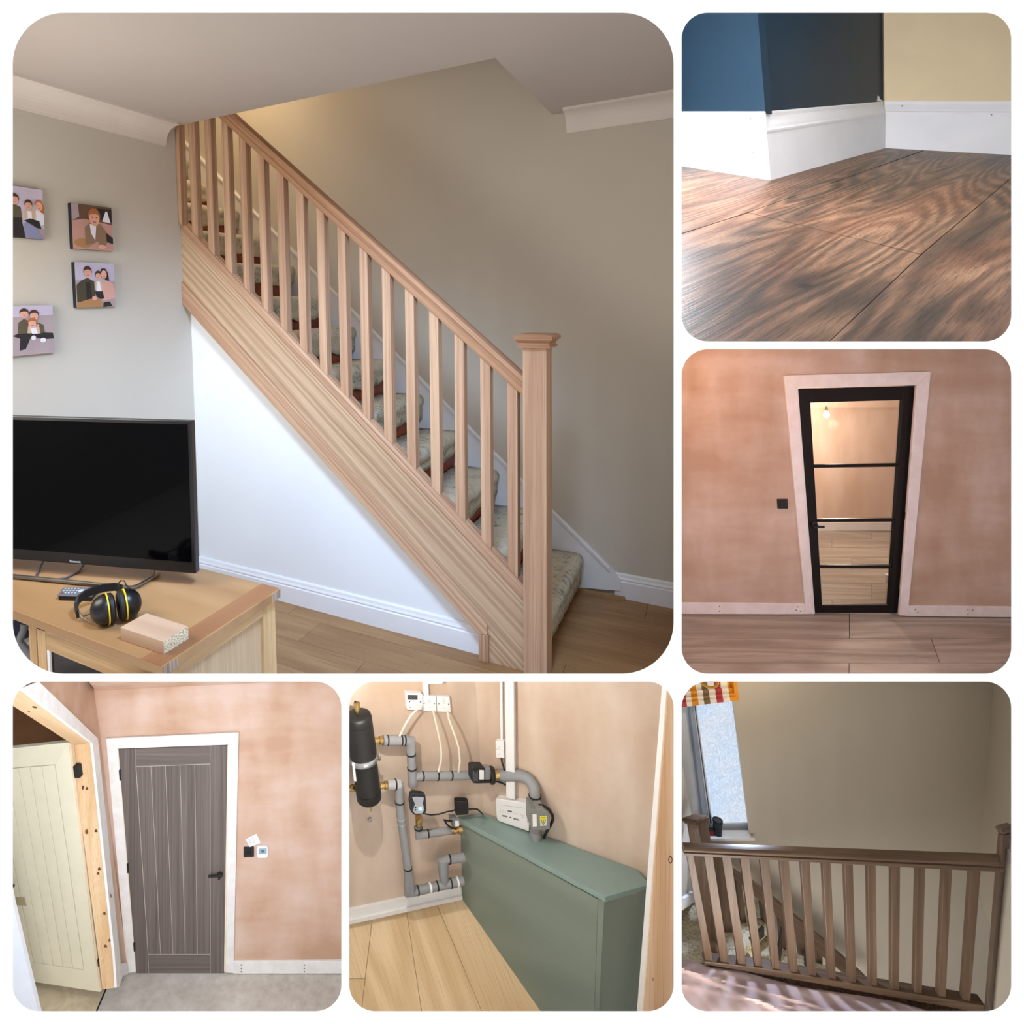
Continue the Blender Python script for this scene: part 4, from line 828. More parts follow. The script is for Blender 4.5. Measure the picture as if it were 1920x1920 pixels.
m = MB(); q = f5.off(-.014); m.prism([q.hit(*p) for p in [(640, 1730), (900, 1676), (1060, 1930), (640, 1930)]], -f5.n*.03); f5o = struct('floor', m, paint('underlay_oak', (70, 54, 36), .9))
VP5 = (727, 1475); bx5 = [560, 678, 790, 902, 1014.5]
sk5 = lambda x: 1731-(x-660)*.2212
def at_y(xb, y): t = (y-VP5[1])/(1893-VP5[1]); return VP5[0]+(xb-VP5[0])*t
for a, b in zip(bx5, bx5[1:]):
    ya, yb = 1735-12*bx5.index(a), 1735-12*bx5.index(b)
    cuts = [(None, 1835), (1835, None)] if a == 560 else [(None, None)]
    for c0_, c1_ in cuts:
        y0a, y0b = (ya-8, yb-8) if c0_ is None else (c0_, c0_)
        y1 = 1925 if c1_ is None else c1_
        m = MB(); m.prism([f5.hit(*p) for p in [(at_y(a, y0a)+.35, y0a+.3), (at_y(b, y0b)-.35, y0b+.3), (at_y(b, y1)-.35, y1-.3), (at_y(a, y1)+.35, y1-.3)]], -f5.n*.013)
        obj('plank', m, M_lam5, f5o, grain=f5.hit(870, 1893)-f5.hit(800, 1700), bev=.0008)
m = MB(); m.slab(BW, [(640, 1710.2), (864, 1663), (867, 1686), (640, 1735)], .016); struct('baseboard_left', m, M_white)
m = MB(); m.slab(BW.off(.016), [(640, 1730), (867, 1680), (867.5, 1687), (640, 1737)], .012); struct('trim_12', m, M_white)
# boxing
bxo = thing('pipe_boxing', 'sage green boxing with an overhanging top shelf along the right wall', 'boxing', tr5)
m = MB(); m.prism([zt5.hit(*p) for p in [(853, 1530), (906, 1524.5), (1195, 1630.5), (1218, 1658), (1135, 1681.5)]], -UP*.027); obj('shelf_top', m, M_saget, bxo, bev=.002)
m = MB(); m.prism([BF.hit(*p) for p in [(861.7, 1543), (1121, 1686), (1114, 1912), (1024, 1912), (867, 1687)]], -BF.n*.018); obj('front_panel', m, M_sageb, bxo, grain=tr5-tl5)
EP0, EP1 = BF.hit(1133, 1692), BF.hit(1121, 1912)
ep = plane3(EP0, EP1, zt5.off(-.03).hit(1217, 1672))
m = MB(); m.slab(BF, [(1121.5, 1685), (1133, 1690), (1122.5, 1912), (1114.5, 1912)], .004, -.0); obj('corner_post', m, M_sageb, bxo, grain=UP)
m = MB(); m.prism([ep.hit(*p) for p in [(1133, 1691), (1218, 1667), (1204, 1912), (1122, 1912)]], -ep.n*.018); obj('end_panel', m, M_sageb, bxo, grain=UP)
m = MB(); m.prism([zt5.off(-.028).hit(*p) for p in [(1192, 1629), (1226, 1642), (1226, 1672), (1210, 1672)]], -UP*.02); obj('back_filler', m, M_saget, bxo)
# timber door lining at the right edge
jm = front(2.9)
lin5 = thing('door_lining', 'knotty pine door lining at the right edge beside the green boxing', 'door frame', jm.hit(1235, 1880))
M_pine5 = wood('pine_lining', (222, 196, 168), (192, 154, 118), (172, 132, 94), rings=9, dist=6, streak=.35, along=.3)
m = MB(); m.slab(jm, [(1256, 1262), (1300, 1262), (1300, 1912), (1206, 1912), (1226.5, 1637)], .04); jb5 = obj('jamb', m, M_pine5, lin5, grain=UP)
m = MB(); m.slab(jm.off(-.01), [(1252, 1262), (1257, 1262), (1227.5, 1637), (1207, 1912), (1202, 1912), (1223, 1637)], .04); obj('edge_strip', m, M_white, lin5, label='white edge strip')
for x, y, r in ((1257, 1612, .014), (1224.5, 1836, .006)):
    c = jm.off(.0405).hit(x, y); m = MB(); m.mesh([c+RIGHT*r*.7*math.cos(a)+UP*r*1.25*math.sin(a) for a in [i*math.pi/6 for i in range(12)]], [list(range(12))]); obj('knot', m, M_knot, jb5)
    m = MB(); c = c+FWD*-.0003; m.mesh([c+RIGHT*r*.4*math.cos(a)+UP*r*.8*math.sin(a) for a in [i*math.pi/6 for i in range(12)]], [list(range(12))]); obj('knot', m, M_pine5, jb5)
# ---- pipework helpers
PP = BW.off(.085)
def pr(px, p): return px/F*(p-CAM).dot(FWD)
def seg(name, pts, rpx, par, mat=None, **k):
    P = [PP.hit(*p) if len(p) == 2 else C(*p) for p in pts]; m = MB(); m.tube(P, [pr(rpx, p) for p in P], 16); return obj(name, m, mat or M_foam, par, smooth=True, **k)
def tie(p, q, rpx, par, mat=None, w=1.4):
    a = PP.hit(*p) if len(p) == 2 else C(*p); b = PP.hit(*q) if len(q) == 2 else C(*q); d = (b-a).normalized(); h = pr(w, a); m = MB(); m.tube([a-d*h, a+d*h], pr(rpx, a)*1.06, 16); return obj('cable_tie' if mat is None else 'joint_band', m, mat or M_black, par, smooth=True)
def fitting(name, p, q, prof, par, mat=None, n=12):
    a = PP.hit(*p) if len(p) == 2 else C(*p); b = PP.hit(*q) if len(q) == 2 else C(*q); L = (b-a).length; m = MB(); m.lathe(a, b-a, [(t*L, pr(r, a)) for t, r in prof], n); return obj(name, m, mat or M_brass, par, smooth=True)
HEX = [(0, 4), (.12, 4), (.14, 6), (.4, 6), (.42, 4.6), (.58, 4.6), (.6, 7.2), (.9, 7.2), (1, 6)]
# ---- separator vessel
VP_ = BW.off(.15)
def vc(x, y): return VP_.hit(x, y)
ves = thing('separator_vessel', 'black insulated cylinder vessel with a steel clamp and brass vent at the left edge', 'vessel', vc(693, 1500))
A0, A1 = vc(671.5, 1339), vc(692.5, 1498); axv = (A1-A0).normalized(); Lv = (A1-A0).length; R0 = pr(25, A0)
M_ves = paint('black_foam_rubber', (20, 20, 21), .5, .2, bump=.25)
m = MB(); m.lathe(A0, axv, [(0, R0*.8), (.006, R0*.93), (.02, R0), (Lv*.1, R0)], 28); obj('vessel_cap', m, M_ves, ves, smooth=True)
m = MB(); m.lathe(A0, axv, [(Lv*.103, R0*1.0), (Lv*.47, R0*1.02)], 28); obj('vessel_body', m, M_ves, ves, smooth=True)
m = MB(); m.lathe(A0, axv, [(Lv*.54, R0*.93), (Lv*.9, R0*.93)], 28); obj('vessel_body', m, M_ves, ves, smooth=True)
m = MB(); m.lathe(A0, axv, [(Lv*.903, R0*.94), (Lv*.985, R0*.94), (Lv, R0*.86)], 28); obj('vessel_cap', m, M_ves, ves, smooth=True)
m = MB(); m.lathe(A0, axv, [(Lv*.465, R0*.9), (Lv*.468, R0*1.1), (Lv*.485, R0*1.14), (Lv*.515, R0*1.14), (Lv*.532, R0*1.1), (Lv*.535, R0*.9)], 28); cl = obj('clamp', m, M_chrome, ves, smooth=True)
m = MB(); c = vc(711, 1419.5); m.lathe(c-RIGHT*.02, RIGHT-FWD*.4, [(0, .006), (.018, .006), (.02, .011), (.028, .011), (.03, .007)], 10); obj('clamp_bolt', m, M_chrome, cl, smooth=True)
m = MB(); m.slab(VP_.off(R0*.93), [(660, 1430), (664.5, 1430), (668.3, 1465), (664, 1464.5)], .001); obj('label', m, M_white, ves, label='white label strip')
m = MB(); B0 = vc(670.5, 1336); m.lathe(B0, vc(668.5, 1316)-B0, [(0, pr(4.2, B0)), (.008, pr(4.2, B0)), (.009, pr(5.4, B0)), (.036, pr(5.4, B0)), (.037, pr(6.4, B0)), (.048, pr(6.4, B0)), (.053, pr(4, B0))], 12); vt = obj('air_vent', m, M_brass, ves, smooth=True)
m = MB(); B1 = vc(666, 1317.5); m.lathe(B1, UP, [(0, pr(1.8, B1)), (.008, pr(2, B1))], 10); obj('vent_cap', m, M_black, vt, smooth=True)
m = MB(); B0 = vc(694, 1499); m.lathe(B0, vc(696, 1520)-B0, [(0, pr(2.6, B0)), (.016, pr(2.6, B0)), (.017, pr(3.8, B0)), (.03, pr(3.8, B0)), (.031, pr(2.2, B0)), (.06, pr(2.0, B0))], 10); dv = obj('drain_valve', m, M_brass, ves, smooth=True)
m = MB(); c = vc(701.5, 1504.6); m.obox(c, RIGHT*.013, UP*.0025, FWD*.004); obj('valve_lever', m, paint('dark_red', (70, 16, 18), .4), dv, bev=.001)
fitting('union', (698, 1389), (720, 1388), HEX, ves); fitting('union', (710, 1473.5), (728, 1472), HEX, ves); fitting('union', (676, 1476), (650, 1479), [(0, 4), (.3, 4), (.32, 6.5), (.7, 6.5), (.72, 5), (1, 5)], ves)
# ---- upper pipe down to the gauge, with branch to the pump
p1 = thing('insulated_pipe', 'grey foam pipe dropping from the upper vessel outlet to the black gauge', 'pipe', PP.hit(775, 1475))
seg('pipe_section', [(718, 1388.2), (768.7, 1388.8)][:1]+[(763, 1388.6)], 9, p1); seg('pipe_section', [(758, 1388.5), (769, 1389), (771, 1413)], 8.8, p1); seg('pipe_section', [(771, 1413.5), (772.5, 1439.5)], 8.5, p1); seg('pipe_section', [(772.5, 1440), (774.5, 1473)], 9, p1)
for p, q in (((726, 1388.2), (740, 1388.4)), ((752, 1388.3), (760, 1388.5)), ((758, 1388.4), (765, 1388.6)), ((771, 1413), (772, 1420)), ((772.4, 1440), (773, 1450))): tie(p, q, 8.8, p1)
fitting('valve_nut', (774.5, 1472), (778.5, 1489), [(0, 6), (.2, 6), (.25, 4.5), (.4, 6.5), (.75, 6.5), (.8, 4), (1, 4)], p1)
p2 = thing('insulated_pipe', 'short level grey foam pipe with three black ties running to the pump', 'pipe', PP.hit(830, 1455))
seg('pipe_section', [(778, 1456), (791.5, 1455.2)], 8, p2); seg('pipe_section', [(792, 1455.2), (886, 1453.5)], 7.9, p2)
for x in (792, 820, 845.5): tie((x, 1455.2-(x-792)*.018), (x+8, 1455), 8, p2)
# ---- lower return pipe
p3 = thing('insulated_pipe', 'long grey foam return pipe falling to skirting level and entering the boxing', 'pipe', PP.hit(767, 1675))
seg('pipe_section', [(726, 1471.7), (741, 1471)], 8.6, p3, M_foamd); seg('pipe_section', [(741, 1471), (750, 1470.5)], 9, p3, M_foamd); seg('pipe_section', [(749, 1470), (749.3, 1503)], 8.8, p3); seg('pipe_section', [(749.3, 1503.3), (752, 1532)], 8.8, p3); seg('pipe_section', [(752.3, 1533.5), (753.3, 1542)], 8.6, p3); seg('pipe_section', [(753.5, 1543), (764.5, 1626.5)], 8, p3); seg('pipe_section', [(764.7, 1627.5), (768.5, 1674), (783, 1669.5)], 8, p3); seg('pipe_section', [(783, 1669.6), (819, 1661.5)], 7.9, p3); seg('pipe_section', [(819.5, 1661.4), (868, 1651)], 7.9, p3)
tie((741, 1471), (748, 1470.7), 8.8, p3); tie((749.3, 1503), (749.6, 1510), 8.8, p3); tie((764.6, 1627), (765.4, 1634), 8, p3)
tie((752.1, 1533), (753, 1540), 8.6, p3, M_foamd, .6); tie((753.3, 1542.4), (754, 1548), 8.5, p3, M_foamd, .6)
for x in (783, 819.5, 845): tie((x, 1669.6-(x-783)*.218), (x+5, 1668.5-(x-783)*.218), 8, p3)
for x in (806, 857): tie((x, 1669.6-(x-783)*.218), (x+5, 1668.5-(x-783)*.218), 8.1, p3, M_white, 1.8)
p4 = thing('insulated_pipe', 'short grey foam riser looping from the low pipe back into the boxing', 'pipe', PP.hit(832, 1655))
seg('pipe_section', [(832.5, 1656), (830.5, 1613), (842, 1611)], 7.8, p4); seg('pipe_section', [(842, 1611), (869, 1607.5)], 7.6, p4); tie((842, 1611), (848, 1610.4), 7.8, p4)
# ---- lower elbow beneath the gauge
p5 = thing('insulated_pipe', 'grey foam elbow below the gauge leading to a brass valve at the boxing', 'pipe', PP.hit(785, 1568))
fitting('valve', (785.5, 1548.5), (785, 1527), [(0, 5), (.2, 5), (.25, 6.4), (.45, 6.4), (.5, 4.2), (.6, 6.6), (.85, 6.6), (.9, 4), (1, 4)], p5)
c = PP.off(.035).hit(786, 1540); m = MB(); m.lathe(c, PP.n, [(-.03, .009), (0, .009), (.001, .013), (.008, .013), (.009, .004)], 12); obj('valve_cap', m, M_brass, p5, smooth=True)
seg('pipe_section', [(784, 1550), (785, 1565.5), (801.5, 1563)], 7, p5); seg('pipe_section', [(801.8, 1563), (845, 1557)], 6.8, p5); tie((784.3, 1552.5), (784.4, 1558), 7.6, p5); tie((801.7, 1563), (808, 1562), 6.9, p5)
fitting('union', (844, 1557.3), (866, 1555), [(0, 5), (.15, 5), (.17, 6.6), (.45, 6.6), (.48, 5), (.6, 5), (.62, 6.8), (.95, 6.8), (1, 5)], p5)
va = thing('valve_actuator', 'small grey valve actuator with a black cable at the rear end of the boxing', 'actuator', PP.hit(853, 1551))
m = MB(); m.slab(PP.off(.03), [(845.5, 1535), (859, 1536), (861.5, 1550), (849, 1551.5)], .04, -.03); obj('casing', m, M_grey, va, bev=.003)
m = MB(); m.slab(PP.off(.041), [(853, 1539.5), (860, 1539), (861, 1549), (853.8, 1550)], .0012); obj('label', m, M_white, va, label='white label')
m = MB(); q = PP.off(.045); m.tube([q.hit(848, 1540), q.hit(840, 1539), q.hit(833.5, 1537.3), q.hit(838, 1546), q.hit(846, 1552), q.hit(856, 1555)], .0045, 8); obj('cable', m, M_black, va, smooth=True)
# ---- gauge
gq = PP.off(.05)
ga = thing('digital_gauge', 'black and grey digital gauge with glowing teal figures on the pipe', 'gauge', gq.hit(785, 1528))
m = MB(); m.slab(gq.off(.012), [(770, 1489.5), (775, 1488), (793, 1488.5), (798, 1491), (800, 1520), (796, 1527.5), (777, 1528.5), (771, 1523), (768.5, 1505)], .026, -.008); obj('casing', m, paint('gauge_black', (34, 37, 44), .4), ga, bev=.003)
m = MB(); m.slab(gq.off(.03), [(773, 1495.5), (779, 1494.2), (792, 1494.8), (795, 1496.5), (792.5, 1506), (795.5, 1518), (791.5, 1525.5), (778, 1525.5), (774.5, 1521), (778, 1507.5)], .002); obj('face', m, paint('gauge_face', (170, 174, 188), .4), ga, label='pale grey face')
e = emit('gauge_digits', (150, 240, 225), 1.6); o = gq.off(.0335).hit(787.5, 1517); text('figures', '18.', .026, e, ga, o, RIGHT, UP)
for y in (1514, 1518.5): m = MB(); m.lathe(gq.off(.032).hit(779.3, y), gq.n, [(0, .004), (.0015, .0035)], 10); obj('button', m, M_blackmat, ga)
ad = thing('power_adapter', 'square black power adapter on the rear corner of the green shelf', 'adapter', zt5.hit(868, 1528))
bb5 = zt5.hit(866, 1528.5); dp = (bb5-CAM).dot(FWD); ap = Plane(bb5, RW.n); 
m = MB(); m.slab(front(3.545), [(853, 1504.5), (856, 1502.5), (876, 1503), (878.6, 1505), (879, 1526), (876, 1528), (856, 1529.5), (854, 1527)], .035, -.03); obj('casing', m, M_black, ad, bev=.004)
cbm = MB(); q = PP.off(.04); cbm.tube([q.hit(797, 1526), q.hit(808, 1528), q.hit(824, 1526.5), q.hit(838, 1522), q.hit(848, 1520.5), front(3.53).hit(854, 1518)], .0035, 8); obj('cable', cbm, M_black, None, smooth=True, label='thin black cable sagging from the gauge to the adapter', cat='cable')
cbm = MB(); q = front(3.53); cbm.tube([q.hit(878, 1518), q.hit(888, 1516.5), q.hit(896, 1518), q.hit(902, 1523.5), zt5.off(.004).hit(905, 1526)], .0045, 8); obj('cable', cbm, M_black, None, smooth=True, label='black cable from the adapter dropping behind the shelf', cat='cable')
# ---- pump
pu = thing('circulation_pump', 'black and silver circulation pump in the upper pipe run', 'pump', PP.hit(905, 1470))
q = PP.off(.03)
m = MB(); m.slab(q, [(885, 1441), (888, 1439), (907, 1439.3), (909.5, 1441), (909.5, 1467.5), (896, 1469.5), (887.5, 1469), (885.5, 1463)], .05, -.01); obj('motor', m, M_blackmat, pu, bev=.003)
m = MB(); m.slab(q.off(.04), [(886.5, 1445), (891.5, 1449), (896.5, 1444.5), (896.5, 1466), (891.5, 1464), (887.5, 1468)], .0015); obj('motor_face', m, paint('pump_grey', (74, 76, 82), .5), pu)
m = MB(); m.slab(q.off(.04), [(899, 1444), (907.5, 1444.5), (907.5, 1461.5), (899, 1461.5)], .002); obj('label', m, M_white, pu, label='white rating label')
m = MB(); m.slab(q, [(909.5, 1441.5), (920, 1440.5), (920.5, 1462), (909.5, 1463)], .04, -.01); obj('volute', m, paint('cast_silver', (150, 154, 160), .4, .05, metal=.6), pu, bev=.004)
m = MB(); ce = C(921.5, 1453.5, (q.hit(921, 1453)-CAM).dot(FWD)); m.lathe(ce, RIGHT, [(-.008, pr(15, ce)), (.006, pr(15.5, ce)), (.016, pr(13, ce))], 20); obj('flange', m, M_black, pu, smooth=True)
m = MB(); m.slab(q, [(909.5, 1464), (925, 1463), (925, 1468.5), (897, 1469.5)], .036, -.008); obj('base', m, M_black, pu, bev=.003)
d0 = (PP.hit(935, 1454)-CAM).dot(FWD); da = (zt5.hit(1004.5, 1572)-CAM).dot(FWD)
fitting('union', (914, 1456, d0-.03), (936, 1453, d0-.02), [(0, 3), (.3, 4.5), (.5, 7), (.9, 8.5), (1, 8.5)], pu)
# ---- bent pipe and the valve standing on the shelf
p6 = thing('insulated_pipe', 'thick grey foam pipe bending from the pump down to the grey valve box', 'pipe', C(1003, 1492, da))
def dl(t): return d0+(da-d0)*t
seg('pipe_section', [(935, 1453.5, dl(.1)), (958, 1453.2, dl(.35)), (975, 1453.8, dl(.5)), (986, 1457, dl(.65)), (994, 1463.5, dl(.8)), (999.5, 1472.5, dl(.92)), (1002, 1482, dl(1)), (1003, 1493, dl(1))], 10.2, p6)
tie((935.3, 1453.5, dl(.1)), (942, 1453.4, dl(.15)), 9.4, p6); tie((1003, 1492.5, dl(1)), (1003.2, 1497, dl(1)), 11.2, p6)
seg('pipe_collar', [(1003.2, 1494, dl(1)), (1004.4, 1505, dl(1))], 10.6, p6, M_foamd)
mv = thing('motorised_valve', 'grey motorised valve with a yellow warning triangle on the green shelf', 'valve', C(1012, 1573, da))
m = MB(); a, b = C(1003.5, 1505, da), C(1004, 1520, da); m.tube([a, b], pr(7.5, a), 12); obj('copper_tail', m, paint('copper', (196, 128, 88), .35, .1, metal=1), mv, smooth=True)
m = MB(); a, b = C(1004.3, 1558, da), C(1004.7, 1573.5, da); m.tube([a, b], pr(10.4, a), 16); obj('lower_collar', m, M_foam, mv, smooth=True)
aq = front(da-.055)
m = MB(); m.slab(aq, [(995.5, 1517), (1007, 1518.5), (1008, 1517), (1019, 1516.5), (1027, 1523), (1031, 1532), (1031.5, 1555), (1013, 1557.5), (997, 1556), (995, 1550)], .09, -.05); obj('casing', m, paint('valve_grey', (128, 130, 128), .45), mv, bev=.003)
q = aq.off(.0403)
m = MB(); m.slab(q, [(998.5, 1527.5), (1006, 1527), (1006.7, 1549.5), (999, 1550)], .001); obj('label', m, M_white, mv, label='white label')
m = MB(); m.slab(q, [(1012.3, 1530.5), (1025, 1530), (1025.6, 1548), (1013, 1549)], .0006); obj('label', m, paint('label_grey', (206, 208, 210), .5), mv, label='pale label behind the triangle')
M_wy = paint('warning_yellow', (226, 214, 40), .5, .02)
m = MB(); m.slab(q.off(.0007), [(1012.2, 1530.5), (1024.6, 1530), (1024.6, 1535.8), (1012.5, 1536.3)], .0006); ws_ = obj('warning_sign', m, M_wy, mv, label='yellow warning sign')
m = MB(); m.slab(q.off(.0007), [(1013.3, 1537.3), (1024, 1536.8), (1018.8, 1547.5)], .0006); obj('triangle_border', m, M_black, ws_)
m = MB(); m.slab(q.off(.0014), [(1014.9, 1538.3), (1022.6, 1538), (1018.8, 1545.6)], .0004); obj('triangle', m, M_wy, ws_)
m = MB(); m.slab(q.off(.0019), [(1018.9, 1538.8), (1017.4, 1541.6), (1018.5, 1541.5), (1018.2, 1544.4), (1020, 1540.9), (1018.9, 1541), (1019.8, 1538.8)], .0003); obj('bolt_symbol', m, M_black, ws_)
m = MB(); m.slab(q.off(.0014), [(1014, 1532.6), (1023, 1532.2), (1023, 1534), (1014, 1534.4)], .0003); obj('print_line', m, paint('olive_print', (150, 140, 40), .5), ws_)
m = MB(); q = aq.off(.01); m.tube([q.hit(1011, 1517), q.hit(1012, 1510), q.hit(1019, 1511), q.hit(1029, 1517), q.hit(1036, 1528), q.hit(1037, 1536), q.hit(1033, 1546), aq.hit(1028, 1554), aq.off(-.03).hit(1023, 1564), C(1020, 1570.5, da-.01)], pr(2.7, q.hit(1011, 1517)), 10); obj('cable', m, M_black, mv, smooth=True)
# ---- white wiring centre
wb = zt5.hit(936, 1542); wp = Plane(wb, RW.n)
wc = thing('wiring_centre', 'white wiring centre box with printed marks leaning on the green shelf', 'control box', wb)
m = MB(); m.slab(wp, [(929.5, 1497.5), (992.3, 1506.5), (991.8, 1559.5), (935.5, 1540), (932, 1537), (930, 1524)], .05, -.05); wcb = obj('casing', m, M_white, wc, bev=.003)
m = MB(); m.slab(wp.off(-.012), [(936, 1541), (993, 1561), (993, 1564.5), (938, 1544)], .03, -.03); obj('gap_shade', m, M_black, wc)  # black strip paints the shaded gap under the casing
M_ink = paint('ink', (70, 72, 86), .6); q = wp.off(.0004)
m = MB()
for i in range(10):
    for j in (0, 1):
        if j and i in (5, 6, 7, 8): continue
        x = 938+i*4.75; y = 1518.5+i*1.15+j*3.4; m.slab(q, [(x-.5, y-.6), (x+.5, y-.4), (x+.5, y+.6), (x-.5, y+.4)], .0003)
for x, y, w, h in ((952, 1519.5, 8, 2), (941, 1528, 11, 1.2), (942, 1530, 9, .9), (955.5, 1531.5, 3, 2.4), (962, 1534, 10, 1.2), (963, 1536, 11, .9)): m.slab(q, [(x, y), (x+w, y+w*.17), (x+w, y+h+w*.17), (x, y+h)], .0003)
o = obj('printed_marks', m, M_ink, wc); o['kind'] = 'stuff'
m = MB(); m.slab(q, [(940, 1509), (984, 1515.5), (984, 1516), (940, 1509.5)], .0003); obj('lid_seam', m, M_foamd, wc)
m = MB(); m.slab(wp, [(987.5, 1527), (992, 1528), (992.5, 1543.5), (988, 1542)], .004, .0); obj('side_clip', m, paint('clip_beige', (206, 196, 190), .5), wc)
# ---- trunking, spur and sockets
tk = thing('cable_trunking', 'white cable trunking running down the corner behind the pipe bend', 'trunking', RW.hit(957, 1497))
m = MB(); m.slab(RW, [(946.3, 1262), (963, 1262), (965, 1500), (949, 1496)], .035); obj('trunking_body', m, M_white, tk, bev=.002)
tk = thing('conduit', 'narrow white conduit above the single spur beside the wide trunking', 'conduit', RW.hit(941, 1390))
m = MB(); m.slab(RW, [(936.5, 1262), (941.5, 1262), (943, 1391), (938.5, 1390)], .016); obj('conduit_body', m, M_white, tk, bev=.001)
def plate(name, label, pl, pts, t, body):
    o = thing(name, label, 'socket', pl.hit(*pts[2])); m = MB(); m.slab(pl, pts, t); obj('face_plate', m, M_white, o, bev=.002); body(o, pl.off(t)); return o
def dot(o, pl, x, y, r, nm='screw', mat=None): m = MB(); m.lathe(pl.off(.0004).hit(x, y), pl.n, [(0, r), (.001, r*.8)], 10); obj(nm, m, mat or M_grey, o)
def rect(o, pl, x0, y0, x1, y1, nm, mat, t=.002): m = MB(); m.slab(pl, [(x0, y0), (x1, y0+.4), (x1, y1+.4), (x0, y1)], t); obj(nm, m, mat, o, bev=.0005)
M_off = paint('off_white', (222, 218, 220), .4)
def b1(o, pl): rect(o, pl, 933, 1399, 938, 1407, 'rocker', M_off); dot(o, pl, 931.5, 1405, .002); dot(o, pl, 942, 1406.5, .002); rect(o, pl, 934, 1413.8, 937, 1414.4, 'fuse_mark', M_grey, .0004)
plate('fused_spur', 'single white fused spur beside the white trunking above the pump', RW, [(929, 1390), (944.5, 1391), (945.5, 1421.7), (930, 1420.7)], .03, b1)
def b2(o, pl):
    rect(o, pl, 764, 1303, 783, 1312, 'screen', paint('timer_screen', (62, 64, 70), .3)); dot(o, pl, 768.2, 1315.5, .004, 'button', M_blackmat); dot(o, pl, 788.4, 1316.2, .004, 'button', M_blackmat)
    rect(o, pl, 779, 1319.5, 785, 1323.5, 'button', M_off); rect(o, pl, 785, 1306, 790, 1310.5, 'button', M_off); rect(o, pl, 767, 1326, 771, 1327.3, 'print_line', M_grey, .0004); dot(o, pl, 788.6, 1323.6, .006, 'cable_gland', M_foamd)
plate('heating_timer', 'white heating timer with a dark screen, left of the twin spurs', BW, [(761.8, 1299.3), (792, 1301.3), (793, 1331.5), (763.3, 1331)], .035, b2)
def b3(o, pl): rect(o, pl, 803, 1311.5, 807.5, 1319, 'rocker', M_off); dot(o, pl, 795.5, 1318.7, .004); dot(o, pl, 814.6, 1319.3, .004); rect(o, pl, 803.5, 1326.6, 808, 1327, 'fuse_mark', M_grey, .0004)
plate('fused_spur', 'white fused spur directly right of the heating timer', BW, [(792.5, 1304), (818, 1305.5), (818.7, 1334.5), (793.5, 1333.5)], .022, b3)
def b4(o, pl): rect(o, pl, 830, 1312.5, 834.5, 1320, 'rocker', M_off); dot(o, pl, 822.7, 1319.5, .004); dot(o, pl, 841, 1320.4, .004); dot(o, pl, 831.5, 1309.8, .0025); rect(o, pl, 831, 1327.2, 835, 1327.6, 'fuse_mark', M_grey, .0004)
plate('fused_spur', 'rightmost of the twin white fused spurs beside the timer', BW, [(819.2, 1305.5), (843.3, 1306.5), (845.3, 1335.5), (820, 1334.5)], .022, b4)
tk = thing('cable_trunking', 'short white trunking dropping from the top edge to the spurs', 'trunking', BW.hit(798, 1304)); m = MB(); m.slab(BW, [(793.5, 1262), (802.5, 1262), (804.3, 1304.5), (795.3, 1304)], .025); obj('trunking_body', m, M_white, tk, bev=.002)
tk = thing('junction_box', 'white box at the top edge right of the short trunking', 'box', BW.hit(815, 1283)); m = MB(); m.slab(BW, [(802.5, 1262), (830, 1262), (830.5, 1282), (803.5, 1283.5)], .04); obj('box_body', m, M_white, tk, bev=.002)
M_wc = paint('white_cable', (226, 218, 204), .5)
for lab, pts in (('white cable curving left from the heating timer to the pipe', [(788.6, 1323.6, .075), (780, 1332, .09), (770, 1342, .1), (759, 1360, .1), (749.5, 1380, .09)]),
                 ('white cable hanging from the middle spur to the level pipe', [(812, 1333, .04), (815, 1346, .08), (820.7, 1369.7, .1), (826, 1394, .1), (827.5, 1410, .1), (827, 1427, .1), (822, 1447, .09)]),
                 ('white cable hanging from the right spur to the level pipe', [(839, 1334, .04), (841.5, 1348, .08), (847, 1363, .1), (855, 1385, .1), (860, 1401.7, .1), (862.3, 1427, .1), (860, 1447, .09)])):
    m = MB(); m.tube([BW.off(o_).hit(x, y) for x, y, o_ in pts], .0052, 8); obj('cable', m, M_wc, None, smooth=True, label=lab, cat='cable')
m = MB(); m.tube([RW.off(.02).hit(940, 1420), RW.off(.03).hit(941, 1428), RW.off(.03).hit(944, 1437), RW.off(.03).hit(946.5, 1446)], .005, 8); obj('cable', m, M_black, None, smooth=True, label='black cable dropping from the single spur behind the pipe', cat='cable')
m = MB(); m.tube([C(922, 1464, d0-.05), C(932, 1465.5, d0-.05), C(941, 1468, d0-.04), C(948, 1472, d0-.02), C(951, 1474, d0)], .0045, 8); obj('cable', m, M_black, None, smooth=True, label='black cable leaving the pump below the bent pipe', cat='cable')
m = MB(); m.lathe(BW.hit(670.5+22.5, 1536), BW.n, [(0, .012), (.01, .012), (.012, .006)], 8); obj('wall_plug', m, M_foamd, None, label='small pale wall fixing below the vessel', cat='fixing')
# ================================================================== upper landing with the oak balustrade and the patterned window
clip_px(left=1274, top=1274)
M_w6 = paint('landing_wall_paint', (198, 190, 176), .42, .012, sc=1.2, spec=.45)
M_oak6 = wood('oak_landing', (106, 85, 68), (80, 62, 48), (62, 47, 36), rings=20, dist=5, streak=.5, along=.3, fine=60, rough=.4)
M_carp6 = N('cream_carpet'); v = M_carp6.coord(); cc = M_carp6.ramp(M_carp6.noise(v, 60, 4, .7), [(.35, (150, 138, 112)), (.5, (196, 186, 160)), (.65, (216, 208, 186))]); M_carp6.bump(M_carp6.noise(v, 200, 3), .7, .006); M_carp6 = M_carp6.set(cc, .95, 0, .1)
fl6 = Plane(C(1320, 1800, 4.05), UP)
dW = (fl6.hit(1395, 1693)-CAM).dot(FWD); W6 = front(dW)
